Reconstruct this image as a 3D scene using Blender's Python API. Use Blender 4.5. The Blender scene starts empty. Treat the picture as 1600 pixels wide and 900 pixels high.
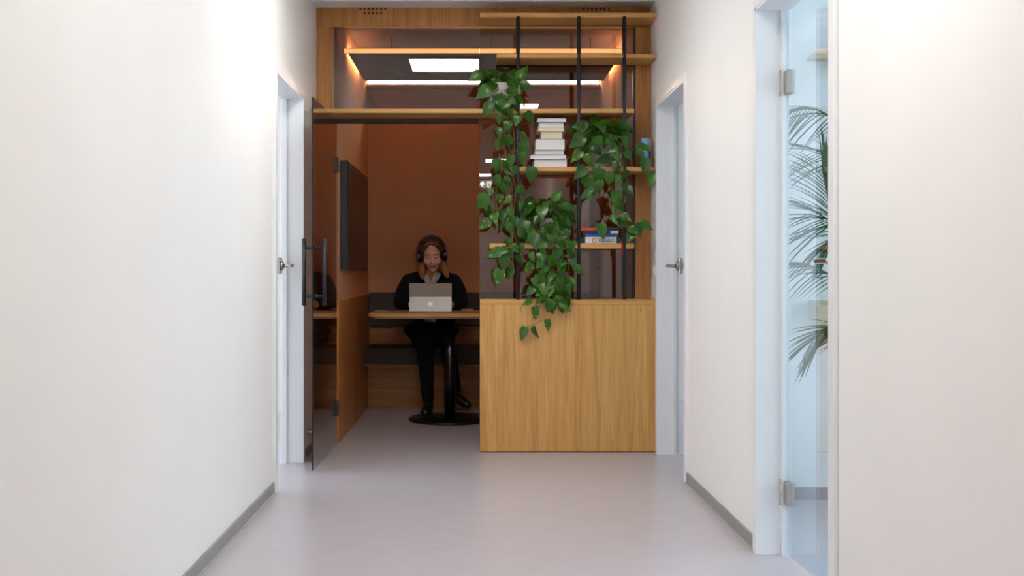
import bpy, bmesh, math, random
from mathutils import Vector, Matrix, Euler

random.seed(7)
scene = bpy.context.scene
C = scene.collection

# ------------------------------------------------------------------ camera
H = 1.08            # lens height
F = 1650.0          # focal length in pixels of the 1600 px wide frame
UC, VC = 745.0, 425.0
cam = bpy.data.cameras.new('camera')
cam.lens = 36.0 * F / 1600.0
cam.sensor_width = 36.0
cam.shift_x = (800 - UC) / 1600.0
cam.shift_y = -(450 - VC) / 1600.0
cam.clip_start = 0.05
camo = bpy.data.objects.new('camera', cam)
camo.location = (0, 0, H)
camo.rotation_euler = (math.pi / 2, 0, 0)
C.objects.link(camo)
scene.camera = camo

# ------------------------------------------------------------------ world, portals, exposure
world = bpy.data.worlds.new('sky')
scene.world = world
world.use_nodes = True
bg = world.node_tree.nodes['Background']
bg.inputs[0].default_value = (0.945, 0.975, 1.0, 1)
SKY = 4.4
bg.inputs[1].default_value = SKY
scene.view_settings.view_transform = 'Standard'
scene.view_settings.look = 'None'
scene.view_settings.gamma = 1.0
scene.view_settings.use_curve_mapping = False
scene.view_settings.exposure = 0.26
PANEL = 20.5         # ceiling light panels
LED_BACK = 55.0
EDGE_GLOW = 2.9  # glow painted onto the booth ceiling's wooden front edge, not a lamp
LED_SIDE = 110.0
scene.cycles.max_bounces = 12
scene.cycles.diffuse_bounces = 6
scene.cycles.glossy_bounces = 5
scene.cycles.transparent_max_bounces = 32
scene.cycles.caustics_reflective = False
scene.cycles.caustics_refractive = False
scene.cycles.sample_clamp_indirect = 6.0


def portal(name, loc, rot, sx, sy):
    l = bpy.data.lights.new(name, 'AREA')
    l.shape = 'RECTANGLE'
    l.size, l.size_y = sx, sy
    l.cycles.is_portal = True
    o = bpy.data.objects.new(name, l)
    o.location = loc
    o.rotation_euler = rot
    C.objects.link(o)
    return o


portal('window_portal', (-3.98, 5.6, 1.45), (0, -math.pi / 2, 0), 2.2, 4.8)
portal('window_portal', (4.18, 2.9, 1.45), (0, math.pi / 2, 0), 2.2, 3.6)
portal('window_portal', (4.18, 7.9, 1.45), (0, math.pi / 2, 0), 2.2, 1.4)


# ------------------------------------------------------------------ colour and materials
def lin(c):
    c = c / 255.0
    return c / 12.92 if c <= 0.04045 else ((c + 0.055) / 1.055) ** 2.4


def rgb(r, g, b):
    return (lin(r), lin(g), lin(b), 1.0)


MATS = {}


def new_mat(name):
    m = bpy.data.materials.new(name)
    m.use_nodes = True
    nt = m.node_tree
    MATS[name] = m
    return m, nt, nt.nodes, nt.links, nt.nodes['Principled BSDF']


def plain(name, col, rough=0.5, metal=0.0, spec=0.5, noise=0.0, nscale=40.0, bump=0.0, bscale=200.0, coat=0.0):
    m, nt, N, L, P = new_mat(name)
    P.inputs['Roughness'].default_value = rough
    P.inputs['Metallic'].default_value = metal
    P.inputs['Specular IOR Level'].default_value = spec
    P.inputs['Coat Weight'].default_value = coat
    tc = N.new('ShaderNodeTexCoord')
    if noise > 0:
        n = N.new('ShaderNodeTexNoise')
        n.inputs['Scale'].default_value = nscale
        n.inputs['Detail'].default_value = 5
        L.new(tc.outputs['Object'], n.inputs['Vector'])
        r = N.new('ShaderNodeValToRGB')
        r.color_ramp.elements[0].position = 0.3
        r.color_ramp.elements[1].position = 0.7
        r.color_ramp.elements[0].color = (col[0] * (1 - noise), col[1] * (1 - noise), col[2] * (1 - noise), 1)
        r.color_ramp.elements[1].color = (min(1, col[0] * (1 + noise)), min(1, col[1] * (1 + noise)), min(1, col[2] * (1 + noise)), 1)
        L.new(n.outputs['Fac'], r.inputs['Fac'])
        L.new(r.outputs['Color'], P.inputs['Base Color'])
    else:
        P.inputs['Base Color'].default_value = col
    if bump > 0:
        n2 = N.new('ShaderNodeTexNoise')
        n2.inputs['Scale'].default_value = bscale
        n2.inputs['Detail'].default_value = 3
        L.new(tc.outputs['Object'], n2.inputs['Vector'])
        b = N.new('ShaderNodeBump')
        b.inputs['Strength'].default_value = bump
        b.inputs['Distance'].default_value = 0.002
        L.new(n2.outputs['Fac'], b.inputs['Height'])
        L.new(b.outputs['Normal'], P.inputs['Normal'])
    return m


def wood(name, dark, mid, light, axis='Z', rough=0.42, scale=1.0, shift=0.0):
    m, nt, N, L, P = new_mat(name)
    tc = N.new('ShaderNodeTexCoord')
    oi = N.new('ShaderNodeObjectInfo')
    mp = N.new('ShaderNodeMapping')
    s = {'X': (0.7, 14, 14), 'Y': (14, 0.7, 14), 'Z': (14, 14, 0.7)}[axis]
    mp.inputs['Scale'].default_value = tuple(q * scale for q in s)
    add = N.new('ShaderNodeVectorMath')
    add.operation = 'ADD'
    mul = N.new('ShaderNodeMath')
    mul.operation = 'MULTIPLY'
    mul.inputs[1].default_value = 37.0
    L.new(oi.outputs['Random'], mul.inputs[0])
    L.new(tc.outputs['Object'], mp.inputs['Vector'])
    L.new(mp.outputs['Vector'], add.inputs[0])
    L.new(mul.outputs['Value'], add.inputs[1])
    n = N.new('ShaderNodeTexNoise')
    n.inputs['Scale'].default_value = 1.6
    n.inputs['Detail'].default_value = 7
    n.inputs['Roughness'].default_value = 0.62
    n.inputs['Distortion'].default_value = 0.5
    L.new(add.outputs['Vector'], n.inputs['Vector'])
    r = N.new('ShaderNodeValToRGB')
    e = r.color_ramp.elements
    e[0].position, e[0].color = 0.28, dark
    e[1].position, e[1].color = 0.72, light
    k = r.color_ramp.elements.new(0.48)
    k.color = mid
    L.new(n.outputs['Fac'], r.inputs['Fac'])
    # fine pores
    mp2 = N.new('ShaderNodeMapping')
    s2 = {'X': (5, 240, 240), 'Y': (240, 5, 240), 'Z': (240, 240, 5)}[axis]
    mp2.inputs['Scale'].default_value = s2
    L.new(tc.outputs['Object'], mp2.inputs['Vector'])
    n2 = N.new('ShaderNodeTexNoise')
    n2.inputs['Scale'].default_value = 1.0
    n2.inputs['Detail'].default_value = 2
    L.new(mp2.outputs['Vector'], n2.inputs['Vector'])
    r2 = N.new('ShaderNodeValToRGB')
    r2.color_ramp.elements[0].position, r2.color_ramp.elements[0].color = 0.36, (0.72, 0.66, 0.6, 1)
    r2.color_ramp.elements[1].position, r2.color_ramp.elements[1].color = 0.52, (1, 1, 1, 1)
    L.new(n2.outputs['Fac'], r2.inputs['Fac'])
    mx = N.new('ShaderNodeMix')
    mx.data_type = 'RGBA'
    mx.blend_type = 'MULTIPLY'
    mx.inputs[0].default_value = 0.55
    L.new(r.outputs['Color'], mx.inputs[6])
    L.new(r2.outputs['Color'], mx.inputs[7])
    L.new(mx.outputs[2], P.inputs['Base Color'])
    P.inputs['Roughness'].default_value = rough
    b = N.new('ShaderNodeBump')
    b.inputs['Strength'].default_value = 0.12
    b.inputs['Distance'].default_value = 0.001
    L.new(n2.outputs['Fac'], b.inputs['Height'])
    L.new(b.outputs['Normal'], P.inputs['Normal'])
    return m


def glass(name, tint, refl=1.0):
    """a clear or tinted pane: light passes straight through, faces mirror by Fresnel"""
    m, nt, N, L, P = new_mat(name)
    N.remove(P)
    out = N['Material Output']
    geo = N.new('ShaderNodeNewGeometry')
    ior = N.new('ShaderNodeMix')
    ior.data_type = 'FLOAT'
    ior.inputs[2].default_value = 1.5
    ior.inputs[3].default_value = 1.0 / 1.5
    L.new(geo.outputs['Backfacing'], ior.inputs[0])
    fr = N.new('ShaderNodeFresnel')
    L.new(ior.outputs[0], fr.inputs['IOR'])
    mul = N.new('ShaderNodeMath')
    mul.operation = 'MULTIPLY'
    mul.inputs[1].default_value = refl
    L.new(fr.outputs[0], mul.inputs[0])
    tr = N.new('ShaderNodeBsdfTransparent')
    tr.inputs[0].default_value = tint
    gl = N.new('ShaderNodeBsdfGlossy')
    gl.inputs['Roughness'].default_value = 0.0
    gl.inputs['Color'].default_value = (1, 1, 1, 1)
    mx = N.new('ShaderNodeMixShader')
    L.new(mul.outputs[0], mx.inputs[0])
    L.new(tr.outputs[0], mx.inputs[1])
    L.new(gl.outputs[0], mx.inputs[2])
    L.new(mx.outputs[0], out.inputs['Surface'])
    return m


def emit(name, col, strength):
    m, nt, N, L, P = new_mat(name)
    P.inputs['Base Color'].default_value = (0.8, 0.8, 0.8, 1)
    P.inputs['Emission Color'].default_value = col
    P.inputs['Emission Strength'].default_value = strength
    return m


M = MATS
plain('white_paint', rgb(244, 242, 239), 0.55, noise=0.012, nscale=3, bump=0.05, bscale=350)
plain('ceiling_paint', rgb(244, 244, 243), 0.8, noise=0.01, nscale=3)
plain('soffit_paint', rgb(232, 233, 235), 0.7, noise=0.01, nscale=3)
plain('white_lacquer', rgb(238, 239, 241), 0.35, noise=0.008, nscale=4)
plain('grey_vinyl', rgb(146, 146, 146), 0.5, noise=0.03, nscale=20)
plain('pale_sealant', rgb(176, 172, 160), 0.5, noise=0.03, nscale=20)
plain('black_metal', rgb(38, 40, 44), 0.42, spec=0.5, noise=0.05, nscale=60)
plain('black_gloss', rgb(14, 14, 15), 0.28, noise=0.05, nscale=30)
plain('steel', rgb(188, 184, 176), 0.25, metal=1.0, noise=0.03, nscale=80)
plain('chrome', rgb(215, 215, 215), 0.12, metal=1.0, noise=0.01, nscale=30)
plain('felt_brown', rgb(208, 158, 122), 0.95, spec=0.1, noise=0.06, nscale=220, bump=0.25, bscale=500)
plain('felt_dark', rgb(86, 78, 74), 0.95, spec=0.1, noise=0.1, nscale=260, bump=0.3, bscale=600)
plain('screen_black', rgb(26, 22, 20), 0.32, noise=0.03, nscale=10)
plain('shadow_gap', rgb(20, 16, 13), 0.9, noise=0.05, nscale=30)
plain('panel_brown', rgb(112, 90, 80), 0.9, noise=0.05, nscale=60)
plain('pot_white', rgb(214, 208, 200), 0.55, noise=0.03, nscale=30)
plain('pot_grey', rgb(158, 148, 138), 0.6, noise=0.05, nscale=30)
plain('soil', rgb(40, 28, 20), 0.95, noise=0.3, nscale=90, bump=0.8, bscale=90)
plain('paper', rgb(232, 230, 228), 0.8, noise=0.02, nscale=200)
plain('paper_cream', rgb(228, 216, 186), 0.8, noise=0.03, nscale=200)
plain('plastic_white', rgb(226, 222, 212), 0.4, noise=0.01, nscale=20)
plain('sign_white', rgb(232, 236, 230), 0.5, noise=0.01, nscale=20)

# floor: sheet flooring with faint cloudy marbling
m, nt, N, L, P = new_mat('floor_sheet')
tc = N.new('ShaderNodeTexCoord')
mp = N.new('ShaderNodeMapping')
mp.inputs['Scale'].default_value = (5, 16, 1)
L.new(tc.outputs['Object'], mp.inputs['Vector'])
n = N.new('ShaderNodeTexNoise')
n.inputs['Scale'].default_value = 1.4
n.inputs['Detail'].default_value = 4
L.new(mp.outputs['Vector'], n.inputs['Vector'])
r = N.new('ShaderNodeMix')
r.data_type = 'RGBA'
r.inputs[6].default_value = rgb(181, 175, 180)
r.inputs[7].default_value = rgb(190, 184, 189)
L.new(n.outputs['Fac'], r.inputs[0])
L.new(r.outputs[2], P.inputs['Base Color'])
P.inputs['Roughness'].default_value = 0.27
P.inputs['Specular IOR Level'].default_value = 0.5

OAK = (rgb(182, 132, 70), rgb(206, 156, 88), rgb(216, 170, 104))
OAKD = (rgb(150, 96, 44), rgb(178, 120, 60), rgb(192, 136, 74))
wood('oak_vertical', *OAK, axis='Z')
wood('oak_horizontal', *OAK, axis='X')
wood('oak_frame', *OAKD, axis='Z')
wood('oak_fascia', *OAKD, axis='Z', scale=1.6)
wood('oak_wainscot', rgb(150, 92, 42), rgb(180, 118, 58), rgb(196, 136, 74), axis='Z')
wood('oak_bench', rgb(160, 104, 52), rgb(186, 128, 70), rgb(200, 146, 86), axis='X')
wood('oak_pale', rgb(204, 188, 164), rgb(212, 198, 176), rgb(220, 206, 186), axis='X')
glass('glass_clear', (0.95, 0.98, 1.0, 1))
glass('glass_blue', (0.80, 0.895, 0.955, 1))
glass('glass_smoke', (0.63, 0.54, 0.50, 1), 1.6)
emit('light_panel', (1.0, 0.97, 0.94, 1), PANEL)
emit('led_warm', (1.0, 0.84, 0.60, 1), LED_BACK)
emit('amber_edge_glow', (1.0, 0.56, 0.20, 1), EDGE_GLOW)  # light falling on the wooden edge, put into its colour as emission
emit('led_side', (1.0, 0.70, 0.40, 1), LED_SIDE)
emit('sign_green', rgb(60, 150, 90), 1.0)
emit('sign_glow', rgb(225, 240, 225), 6.0)

# pothos leaf
def leaf_mat(name, dark, light, blotch=None):
    m, nt, N, L, P = new_mat(name)
    oi = N.new('ShaderNodeObjectInfo')
    tc = N.new('ShaderNodeTexCoord')
    mx = N.new('ShaderNodeMix')
    mx.data_type = 'RGBA'
    mx.inputs[6].default_value = dark
    mx.inputs[7].default_value = light
    L.new(oi.outputs['Random'], mx.inputs[0])
    src = mx.outputs[2]
    n = N.new('ShaderNodeTexNoise')
    n.inputs['Scale'].default_value = 2.6 if blotch else 6.0
    n.inputs['Detail'].default_value = 3
    L.new(tc.outputs['Object'], n.inputs['Vector'])
    r = N.new('ShaderNodeValToRGB')
    if blotch:
        r.color_ramp.elements[0].position, r.color_ramp.elements[0].color = 0.56, (0, 0, 0, 1)
        r.color_ramp.elements[1].position, r.color_ramp.elements[1].color = 0.70, (.9, .9, .9, 1)
        c2 = blotch
    else:
        r.color_ramp.elements[0].position, r.color_ramp.elements[0].color = 0.35, (0, 0, 0, 1)
        r.color_ramp.elements[1].position, r.color_ramp.elements[1].color = 0.75, (0.5, 0.5, 0.5, 1)
        c2 = light
    L.new(n.outputs['Fac'], r.inputs['Fac'])
    m2 = N.new('ShaderNodeMix')
    m2.data_type = 'RGBA'
    m2.inputs[7].default_value = c2
    L.new(r.outputs['Color'], m2.inputs[0])
    L.new(src, m2.inputs[6])
    L.new(m2.outputs[2], P.inputs['Base Color'])
    P.inputs['Roughness'].default_value = 0.30
    P.inputs['Specular IOR Level'].default_value = 0.5
    # a little light comes through the blade
    tr = N.new('ShaderNodeBsdfTranslucent')
    L.new(m2.outputs[2], tr.inputs['Color'])
    ms = N.new('ShaderNodeMixShader')
    ms.inputs[0].default_value = 0.12
    out = N['Material Output']
    L.new(P.outputs[0], ms.inputs[1])
    L.new(tr.outputs[0], ms.inputs[2])
    L.new(ms.outputs[0], out.inputs['Surface'])
    return m


leaf_mat('leaf_green', rgb(26, 64, 8), rgb(54, 104, 14))
leaf_mat('leaf_variegated', rgb(40, 88, 12), rgb(66, 118, 20), rgb(172, 192, 92))
leaf_mat('palm_green', rgb(36, 70, 40), rgb(62, 98, 52))
plain('vine_stem', rgb(92, 104, 44), 0.5, noise=0.15, nscale=60)
plain('palm_stem', rgb(84, 104, 60), 0.5, noise=0.12, nscale=40)

# ------------------------------------------------------------------ mesh helpers
WORLD = {}          # object name -> world position of its origin


def wpos(o):
    return WORLD.get(o.name, Vector((0, 0, 0)))


def empty(name, loc):
    o = bpy.data.objects.new(name, None)
    o.empty_display_size = 0.05
    o.location = loc
    C.objects.link(o)
    WORLD[o.name] = Vector(loc)
    return o


def tag(o, label=None, cat=None, group=None, kind=None):
    if label:
        o['label'] = label
    if cat:
        o['category'] = cat
    if group:
        o['group'] = group
    if kind:
        o['kind'] = kind
    return o


def thing(name, label, cat, loc, group=None, kind=None):
    return tag(empty(name, loc), label, cat, group, kind)


def link(name, bm, mats, parent=None, smooth=False, origin=None):
    """bm is in world space; the object gets its origin at the middle of its base"""
    bm.normal_update()
    if origin is None:
        xs = [v.co.x for v in bm.verts]
        ys = [v.co.y for v in bm.verts]
        zs = [v.co.z for v in bm.verts]
        origin = Vector(((min(xs) + max(xs)) / 2, (min(ys) + max(ys)) / 2, min(zs)))
    origin = Vector(origin)
    bmesh.ops.translate(bm, verts=bm.verts, vec=-origin)
    me = bpy.data.meshes.new(name)
    bm.to_mesh(me)
    bm.free()
    if not isinstance(mats, (list, tuple)):
        mats = [mats]
    for q in mats:
        me.materials.append(M[q] if isinstance(q, str) else q)
    if smooth:
        for p in me.polygons:
            p.use_smooth = True
    o = bpy.data.objects.new(name, me)
    C.objects.link(o)
    WORLD[o.name] = origin
    if parent is not None:
        o.parent = parent
        o.location = origin - wpos(parent)
    else:
        o.location = origin
    return o


def add_box(bm, x0, x1, y0, y1, z0, z1, bevel=0.0, mat=0, seg=1):
    vs = [bm.verts.new(c) for c in ((x0, y0, z0), (x1, y0, z0), (x1, y1, z0), (x0, y1, z0),
                                    (x0, y0, z1), (x1, y0, z1), (x1, y1, z1), (x0, y1, z1))]
    fs = [bm.faces.new([vs[i] for i in f]) for f in
          ((0, 3, 2, 1), (4, 5, 6, 7), (0, 1, 5, 4), (1, 2, 6, 5), (2, 3, 7, 6), (3, 0, 4, 7))]
    for f in fs:
        f.material_index = mat
    if bevel > 0:
        es = set()
        for f in fs:
            es.update(f.edges)
        r = bmesh.ops.bevel(bm, geom=list(es), offset=bevel, segments=seg, affect='EDGES', profile=0.5)
        for f in r['faces']:
            f.material_index = mat
    return vs


def box(name, x0, x1, y0, y1, z0, z1, mat, parent=None, bevel=0.0, seg=1):
    bm = bmesh.new()
    add_box(bm, x0, x1, y0, y1, z0, z1, bevel, 0, seg)
    return link(name, bm, mat, parent)


def frame_of(d):
    d = d.normalized()
    a = Vector((0, 0, 1)) if abs(d.z) < 0.9 else Vector((1, 0, 0))
    x = d.cross(a).normalized()
    return x, x.cross(d).normalized(), d


def add_tube(bm, pts, radii, seg=10, caps=True, mat=0, flat=1.0):
    pts = [Vector(p) for p in pts]
    if not isinstance(radii, (list, tuple)):
        radii = [radii] * len(pts)
    rings = []
    px = None
    for i, p in enumerate(pts):
        d = (pts[min(i + 1, len(pts) - 1)] - pts[max(i - 1, 0)])
        x, y, _ = frame_of(d)
        if px is not None:
            dn = d.normalized()
            x = (px - dn * px.dot(dn)).normalized()
            y = x.cross(dn).normalized()
        px = x
        rings.append([bm.verts.new(p + (x * math.cos(t) + y * math.sin(t) * flat) * radii[i])
                      for t in [2 * math.pi * k / seg for k in range(seg)]])
    for a, b in zip(rings, rings[1:]):
        for k in range(seg):
            f = bm.faces.new((a[k], a[(k + 1) % seg], b[(k + 1) % seg], b[k]))
            f.material_index = mat
            f.smooth = True
    if caps:
        f = bm.faces.new(list(reversed(rings[0])))
        f.material_index = mat
        f = bm.faces.new(rings[-1])
        f.material_index = mat
    return rings


def add_limb(bm, pts, radii, seg=16):
    """closed round-ended tapered tube"""
    pts = [Vector(p) for p in pts]
    P_, R_ = [], []
    d0 = (pts[0] - pts[1]).normalized()
    for a in (80, 55, 28):
        P_.append(pts[0] + d0 * radii[0] * math.sin(math.radians(a)))
        R_.append(radii[0] * math.cos(math.radians(a)))
    P_ += pts
    R_ += list(radii)
    d1 = (pts[-1] - pts[-2]).normalized()
    for a in (28, 55, 80):
        P_.append(pts[-1] + d1 * radii[-1] * math.sin(math.radians(a)))
        R_.append(radii[-1] * math.cos(math.radians(a)))
    add_tube(bm, P_, R_, seg)


def add_ball(bm, c, r, rot=None, u=20, v=14):
    if not isinstance(r, (list, tuple)):
        r = (r, r, r)
    mt = Matrix.Translation(Vector(c))
    if rot is not None:
        mt = mt @ rot.to_4x4()
    mt = mt @ Matrix.Diagonal((r[0], r[1], r[2], 1))
    bmesh.ops.create_uvsphere(bm, u_segments=u, v_segments=v, radius=1.0, matrix=mt)


def add_lathe(bm, c, prof, seg=32, mat=0):
    """prof: list of (r, z) from the outside bottom round to the inside"""
    c = Vector(c)
    rings = []
    for r_, z_ in prof:
        rings.append([bm.verts.new(c + Vector((r_ * math.cos(2 * math.pi * k / seg), r_ * math.sin(2 * math.pi * k / seg), z_)))
                      for k in range(seg)])
    for a, b in zip(rings, rings[1:]):
        for k in range(seg):
            f = bm.faces.new((a[k], a[(k + 1) % seg], b[(k + 1) % seg], b[k]))
            f.material_index = mat
            f.smooth = True
    bm.faces.new(list(reversed(rings[0]))).material_index = mat
    bm.faces.new(rings[-1]).material_index = mat


def add_disc_prism(bm, c, axis, r, h, seg=24):
    x, y, d = frame_of(Vector(axis))
    c = Vector(c)
    add_tube(bm, [c, c + d * h], [r, r], seg)


def smoothpath(pts, n=6):
    """Catmull-Rom through the points"""
    pts = [Vector(p) for p in pts]
    if len(pts) < 3:
        return pts
    ext = [pts[0] * 2 - pts[1]] + pts + [pts[-1] * 2 - pts[-2]]
    out = []
    for i in range(1, len(ext) - 2):
        p0, p1, p2, p3 = ext[i - 1:i + 3]
        for k in range(n):
            t = k / n
            out.append(0.5 * ((2 * p1) + (p2 - p0) * t + (2 * p0 - 5 * p1 + 4 * p2 - p3) * t * t + (3 * p1 - p0 - 3 * p2 + p3) * t ** 3))
    out.append(pts[-1])
    return out


def at(u, v, Y):
    """a point seen at (u, v) of the photograph that stands Y metres down the corridor"""
    return Vector(((u - UC) / F * Y, Y, H - (v - VC) / F * Y))


# ------------------------------------------------------------------ the shell
XL, XR = -0.995, 1.08           # corridor faces
WT = 0.10                       # wall thickness
YB = 6.55                       # front of the booth
CEIL = 2.735
DOOR_H = 2.07
Y0 = -6.5
D1 = (5.18, 5.99)               # left door
D3 = (3.19, 4.045)              # right near door
D2 = (5.43, 6.27)               # right far door

fl = box('floor', -4.2, 4.4, Y0 - 0.1, 9.1, -0.06, 0.0, 'floor_sheet')
tag(fl, 'pale lilac-grey sheet floor running down the corridor', 'floor', kind='structure')


def wall(name, boxes, mat, label):
    bm = bmesh.new()
    for b in boxes:
        add_box(bm, *b)
    return tag(link(name, bm, mat), label, 'wall', kind='structure')


wall('wall_left', [(XL - WT, XL, Y0, D1[0], 0, CEIL), (XL - WT, XL, D1[1], YB + 0.1, 0, CEIL), (XL - WT, XL, D1[0], D1[1], DOOR_H, CEIL)],
     'white_paint', 'white painted corridor wall left of the booth')
wall('wall_right', [(XR, XR + WT, Y0, D3[0], 0, CEIL), (XR, XR + WT, D3[1], D2[0], 0, CEIL), (XR, XR + WT, D2[1], YB + 0.1, 0, CEIL),
                    (XR, XR + WT, D3[0], D3[1], DOOR_H + 0.02, CEIL), (XR, XR + WT, D2[0], D2[1], DOOR_H, CEIL)],
     'white_paint', 'white painted corridor wall with two glass doors')
tag(box('ceiling', XL - WT, XR + WT, Y0, YB - 0.15, CEIL, CEIL + 0.08, 'ceiling_paint'), 'white corridor ceiling', 'ceiling', kind='structure')
tag(box('trim_1', XL - WT, XR + WT, YB - 0.15, YB + 0.14, CEIL - 0.015, CEIL + 0.08, 'soffit_paint'), 'pale grey soffit strip above the wooden booth front', 'trim', kind='structure')
# far end of the corridor, behind the lens
wall('wall_end', [(XL - WT, XR + WT, Y0 - 0.1, Y0, 0, CEIL + 0.08)], 'white_paint', 'white end wall of the corridor behind the lens')


def window(n, axis, pos, a0, a1, z0, z1, label):
    w = thing('window_%d' % n, label, 'window', (pos if axis == 'X' else (a0 + a1) / 2, pos if axis == 'Y' else (a0 + a1) / 2, z0), kind='structure')
    bm = bmesh.new()
    t = 0.05
    mid = (a0 + a1) / 2
    segs = [(a0, a1, z0, z0 + t), (a0, a1, z1 - t, z1), (a0, a0 + t, z0 + t, z1 - t), (a1 - t, a1, z0 + t, z1 - t), (mid - t / 2, mid + t / 2, z0 + t, z1 - t)]
    for s in segs:
        if axis == 'X':
            add_box(bm, pos - 0.03, pos + 0.03, s[0], s[1], s[2], s[3])
        else:
            add_box(bm, s[0], s[1], pos - 0.03, pos + 0.03, s[2], s[3])
    link('window_frame', bm, 'white_lacquer', w)
    for b0, b1 in ((a0 + t, mid - t / 2), (mid + t / 2, a1 - t)):
        if axis == 'X':
            box('pane', pos - 0.004, pos + 0.004, b0, b1, z0 + t, z1 - t, 'glass_clear', w)
        else:
            box('pane', b0, b1, pos - 0.004, pos + 0.004, z0 + t, z1 - t, 'glass_clear', w)
    return w



# side rooms behind the glass doors
ZC = 2.6
# left room
wall('wall_room_left_near', [(-4.05, XL - WT, 2.9, 3.0, 0, ZC)], 'white_paint', 'white side wall of the room behind the left glass door')
wall('wall_room_left_far', [(-4.05, XL - WT, 8.2, 8.3, 0, ZC)], 'white_paint', 'white back wall of the room behind the left glass door')
wall('wall_room_left_outer', [(-4.15, -4.05, 2.9, 8.3, 0, 0.35), (-4.15, -4.05, 2.9, 8.3, 2.55, ZC), (-4.15, -4.05, 2.9, 3.2, 0.35, 2.55), (-4.15, -4.05, 8.0, 8.3, 0.35, 2.55)],
     'white_paint', 'white window wall of the room behind the left glass door')
window(1, 'X', -4.1, 3.2, 8.0, 0.35, 2.55, 'broad window in the room behind the left glass door')
tag(box('ceiling_room_left', -4.15, XL - WT, 2.9, 8.3, ZC, ZC + 0.08, 'ceiling_paint'), 'white ceiling of the room behind the left glass door', 'ceiling', kind='structure')
# right near room
RB = 5.03
wall('wall_room_right_far', [(XR + WT, 4.25, RB, RB + 0.1, 0, ZC)], 'white_paint', 'pale back wall seen through the right glass door')
wall('wall_room_right_near', [(XR + WT, 4.25, 0.9, 1.0, 0, ZC)], 'white_paint', 'white near wall of the palm room')
wall('wall_room_right_outer', [(4.25, 4.35, 0.9, RB + 0.1, 0, 0.35), (4.25, 4.35, 0.9, RB + 0.1, 2.55, ZC), (4.25, 4.35, 0.9, 1.1, 0.35, 2.55), (4.25, 4.35, 4.7, RB + 0.1, 0.35, 2.55)],
     'white_paint', 'white window wall of the palm room')
window(2, 'X', 4.3, 1.1, 4.7, 0.35, 2.55, 'broad window of the palm room')
tag(box('ceiling_room_right', XR + WT, 4.35, 0.9, RB + 0.1, ZC, ZC + 0.08, 'ceiling_paint'), 'white ceiling of the palm room', 'ceiling', kind='structure')
# right far room
wall('wall_room_corner_far', [(XR + WT, 4.25, 8.9, 9.0, 0, ZC)], 'white_paint', 'white back wall of the room beside the booth')
wall('wall_room_corner_outer', [(4.25, 4.35, RB + 0.1, 9.0, 0, 0.35), (4.25, 4.35, RB + 0.1, 9.0, 2.55, ZC), (4.25, 4.35, RB + 0.1, 7.2, 0.35, 2.55), (4.25, 4.35, 8.6, 9.0, 0.35, 2.55)],
     'white_paint', 'white window wall of the room beside the booth')
window(3, 'X', 4.3, 7.2, 8.6, 0.35, 2.55, 'broad window of the room beside the booth')
tag(box('ceiling_room_corner', XR + WT, 4.35, RB + 0.1, 9.0, ZC, ZC + 0.08, 'ceiling_paint'), 'white ceiling of the room beside the booth', 'ceiling', kind='structure')


# baseboards: a grey vinyl strip with a pale sealant toe
def baseboard(name, x, sgn, spans, label):
    bm = bmesh.new()
    for a, b in spans:
        x1 = x + sgn * 0.010
        add_box(bm, min(x, x1), max(x, x1), a, b, 0.006, 0.056, 0.002)
        x2 = x + sgn * 0.016
        add_box(bm, min(x, x2), max(x, x2), a, b, 0.0, 0.009, 0, 1)
    return tag(link(name, bm, ['grey_vinyl', 'pale_sealant']), label, 'baseboard', kind='structure')


CW = 0.035   # casing width
baseboard('baseboard_left', XL, 1, [(Y0, D1[0] - CW), (D1[1] + CW, YB)], 'grey vinyl baseboard along the left corridor wall')
baseboard('baseboard_right', XR, -1, [(Y0, D3[0] - CW), (D3[1] + CW, D2[0] - CW)], 'grey vinyl baseboard along the right corridor wall')
bm = bmesh.new()
add_box(bm, XR + WT, 4.25, RB - 0.012, RB, 0.0, 0.056, 0.002)
tag(link('baseboard_room', bm, 'grey_vinyl'), 'grey baseboard along the back wall behind the glass door', 'baseboard', kind='structure')


# ------------------------------------------------------------------ glass doors of the rooms
def door_frame(n, side, y0, y1, top, label):
    """white steel lining: jambs, head and casing proud of the wall"""
    bm = bmesh.new()
    x = XL if side < 0 else XR
    inn = x + side * (-0.015)
    out = x + side * (WT + 0.012)
    a, b = min(inn, out), max(inn, out)
    t = 0.012
    add_box(bm, a, b, y0, y0 + t, 0, top)
    add_box(bm, a, b, y1 - t, y1, 0, top)
    add_box(bm, a, b, y0, y1, top - t, top)
    # casing
    c0, c1 = min(inn, x), max(inn, x)
    add_box(bm, c0, c1, y0 - CW, y0, 0, top + CW, 0.002)
    add_box(bm, c0, c1, y1, y1 + CW, 0, top + CW, 0.002)
    add_box(bm, c0, c1, y0, y1, top, top + CW, 0.002)
    # rebate strip the pane closes against
    g = x + side * (WT - 0.02)
    g2 = x + side * WT
    add_box(bm, min(g, g2), max(g, g2), y0 + t, y0 + t + 0.012, 0, top - t)
    add_box(bm, min(g, g2), max(g, g2), y1 - t - 0.012, y1 - t, 0, top - t)
    return tag(link('trim_%d' % n, bm, 'white_lacquer'), label, 'door frame', kind='structure')


door_frame(2, -1, D1[0], D1[1], DOOR_H, 'white lined door frame in the left corridor wall')
door_frame(3, 1, D2[0], D2[1], DOOR_H, 'white lined door frame beside the oak cabinet')
door_frame(4, 1, D3[0], D3[1], DOOR_H + 0.02, 'white lined door frame of the near right glass door')


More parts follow.
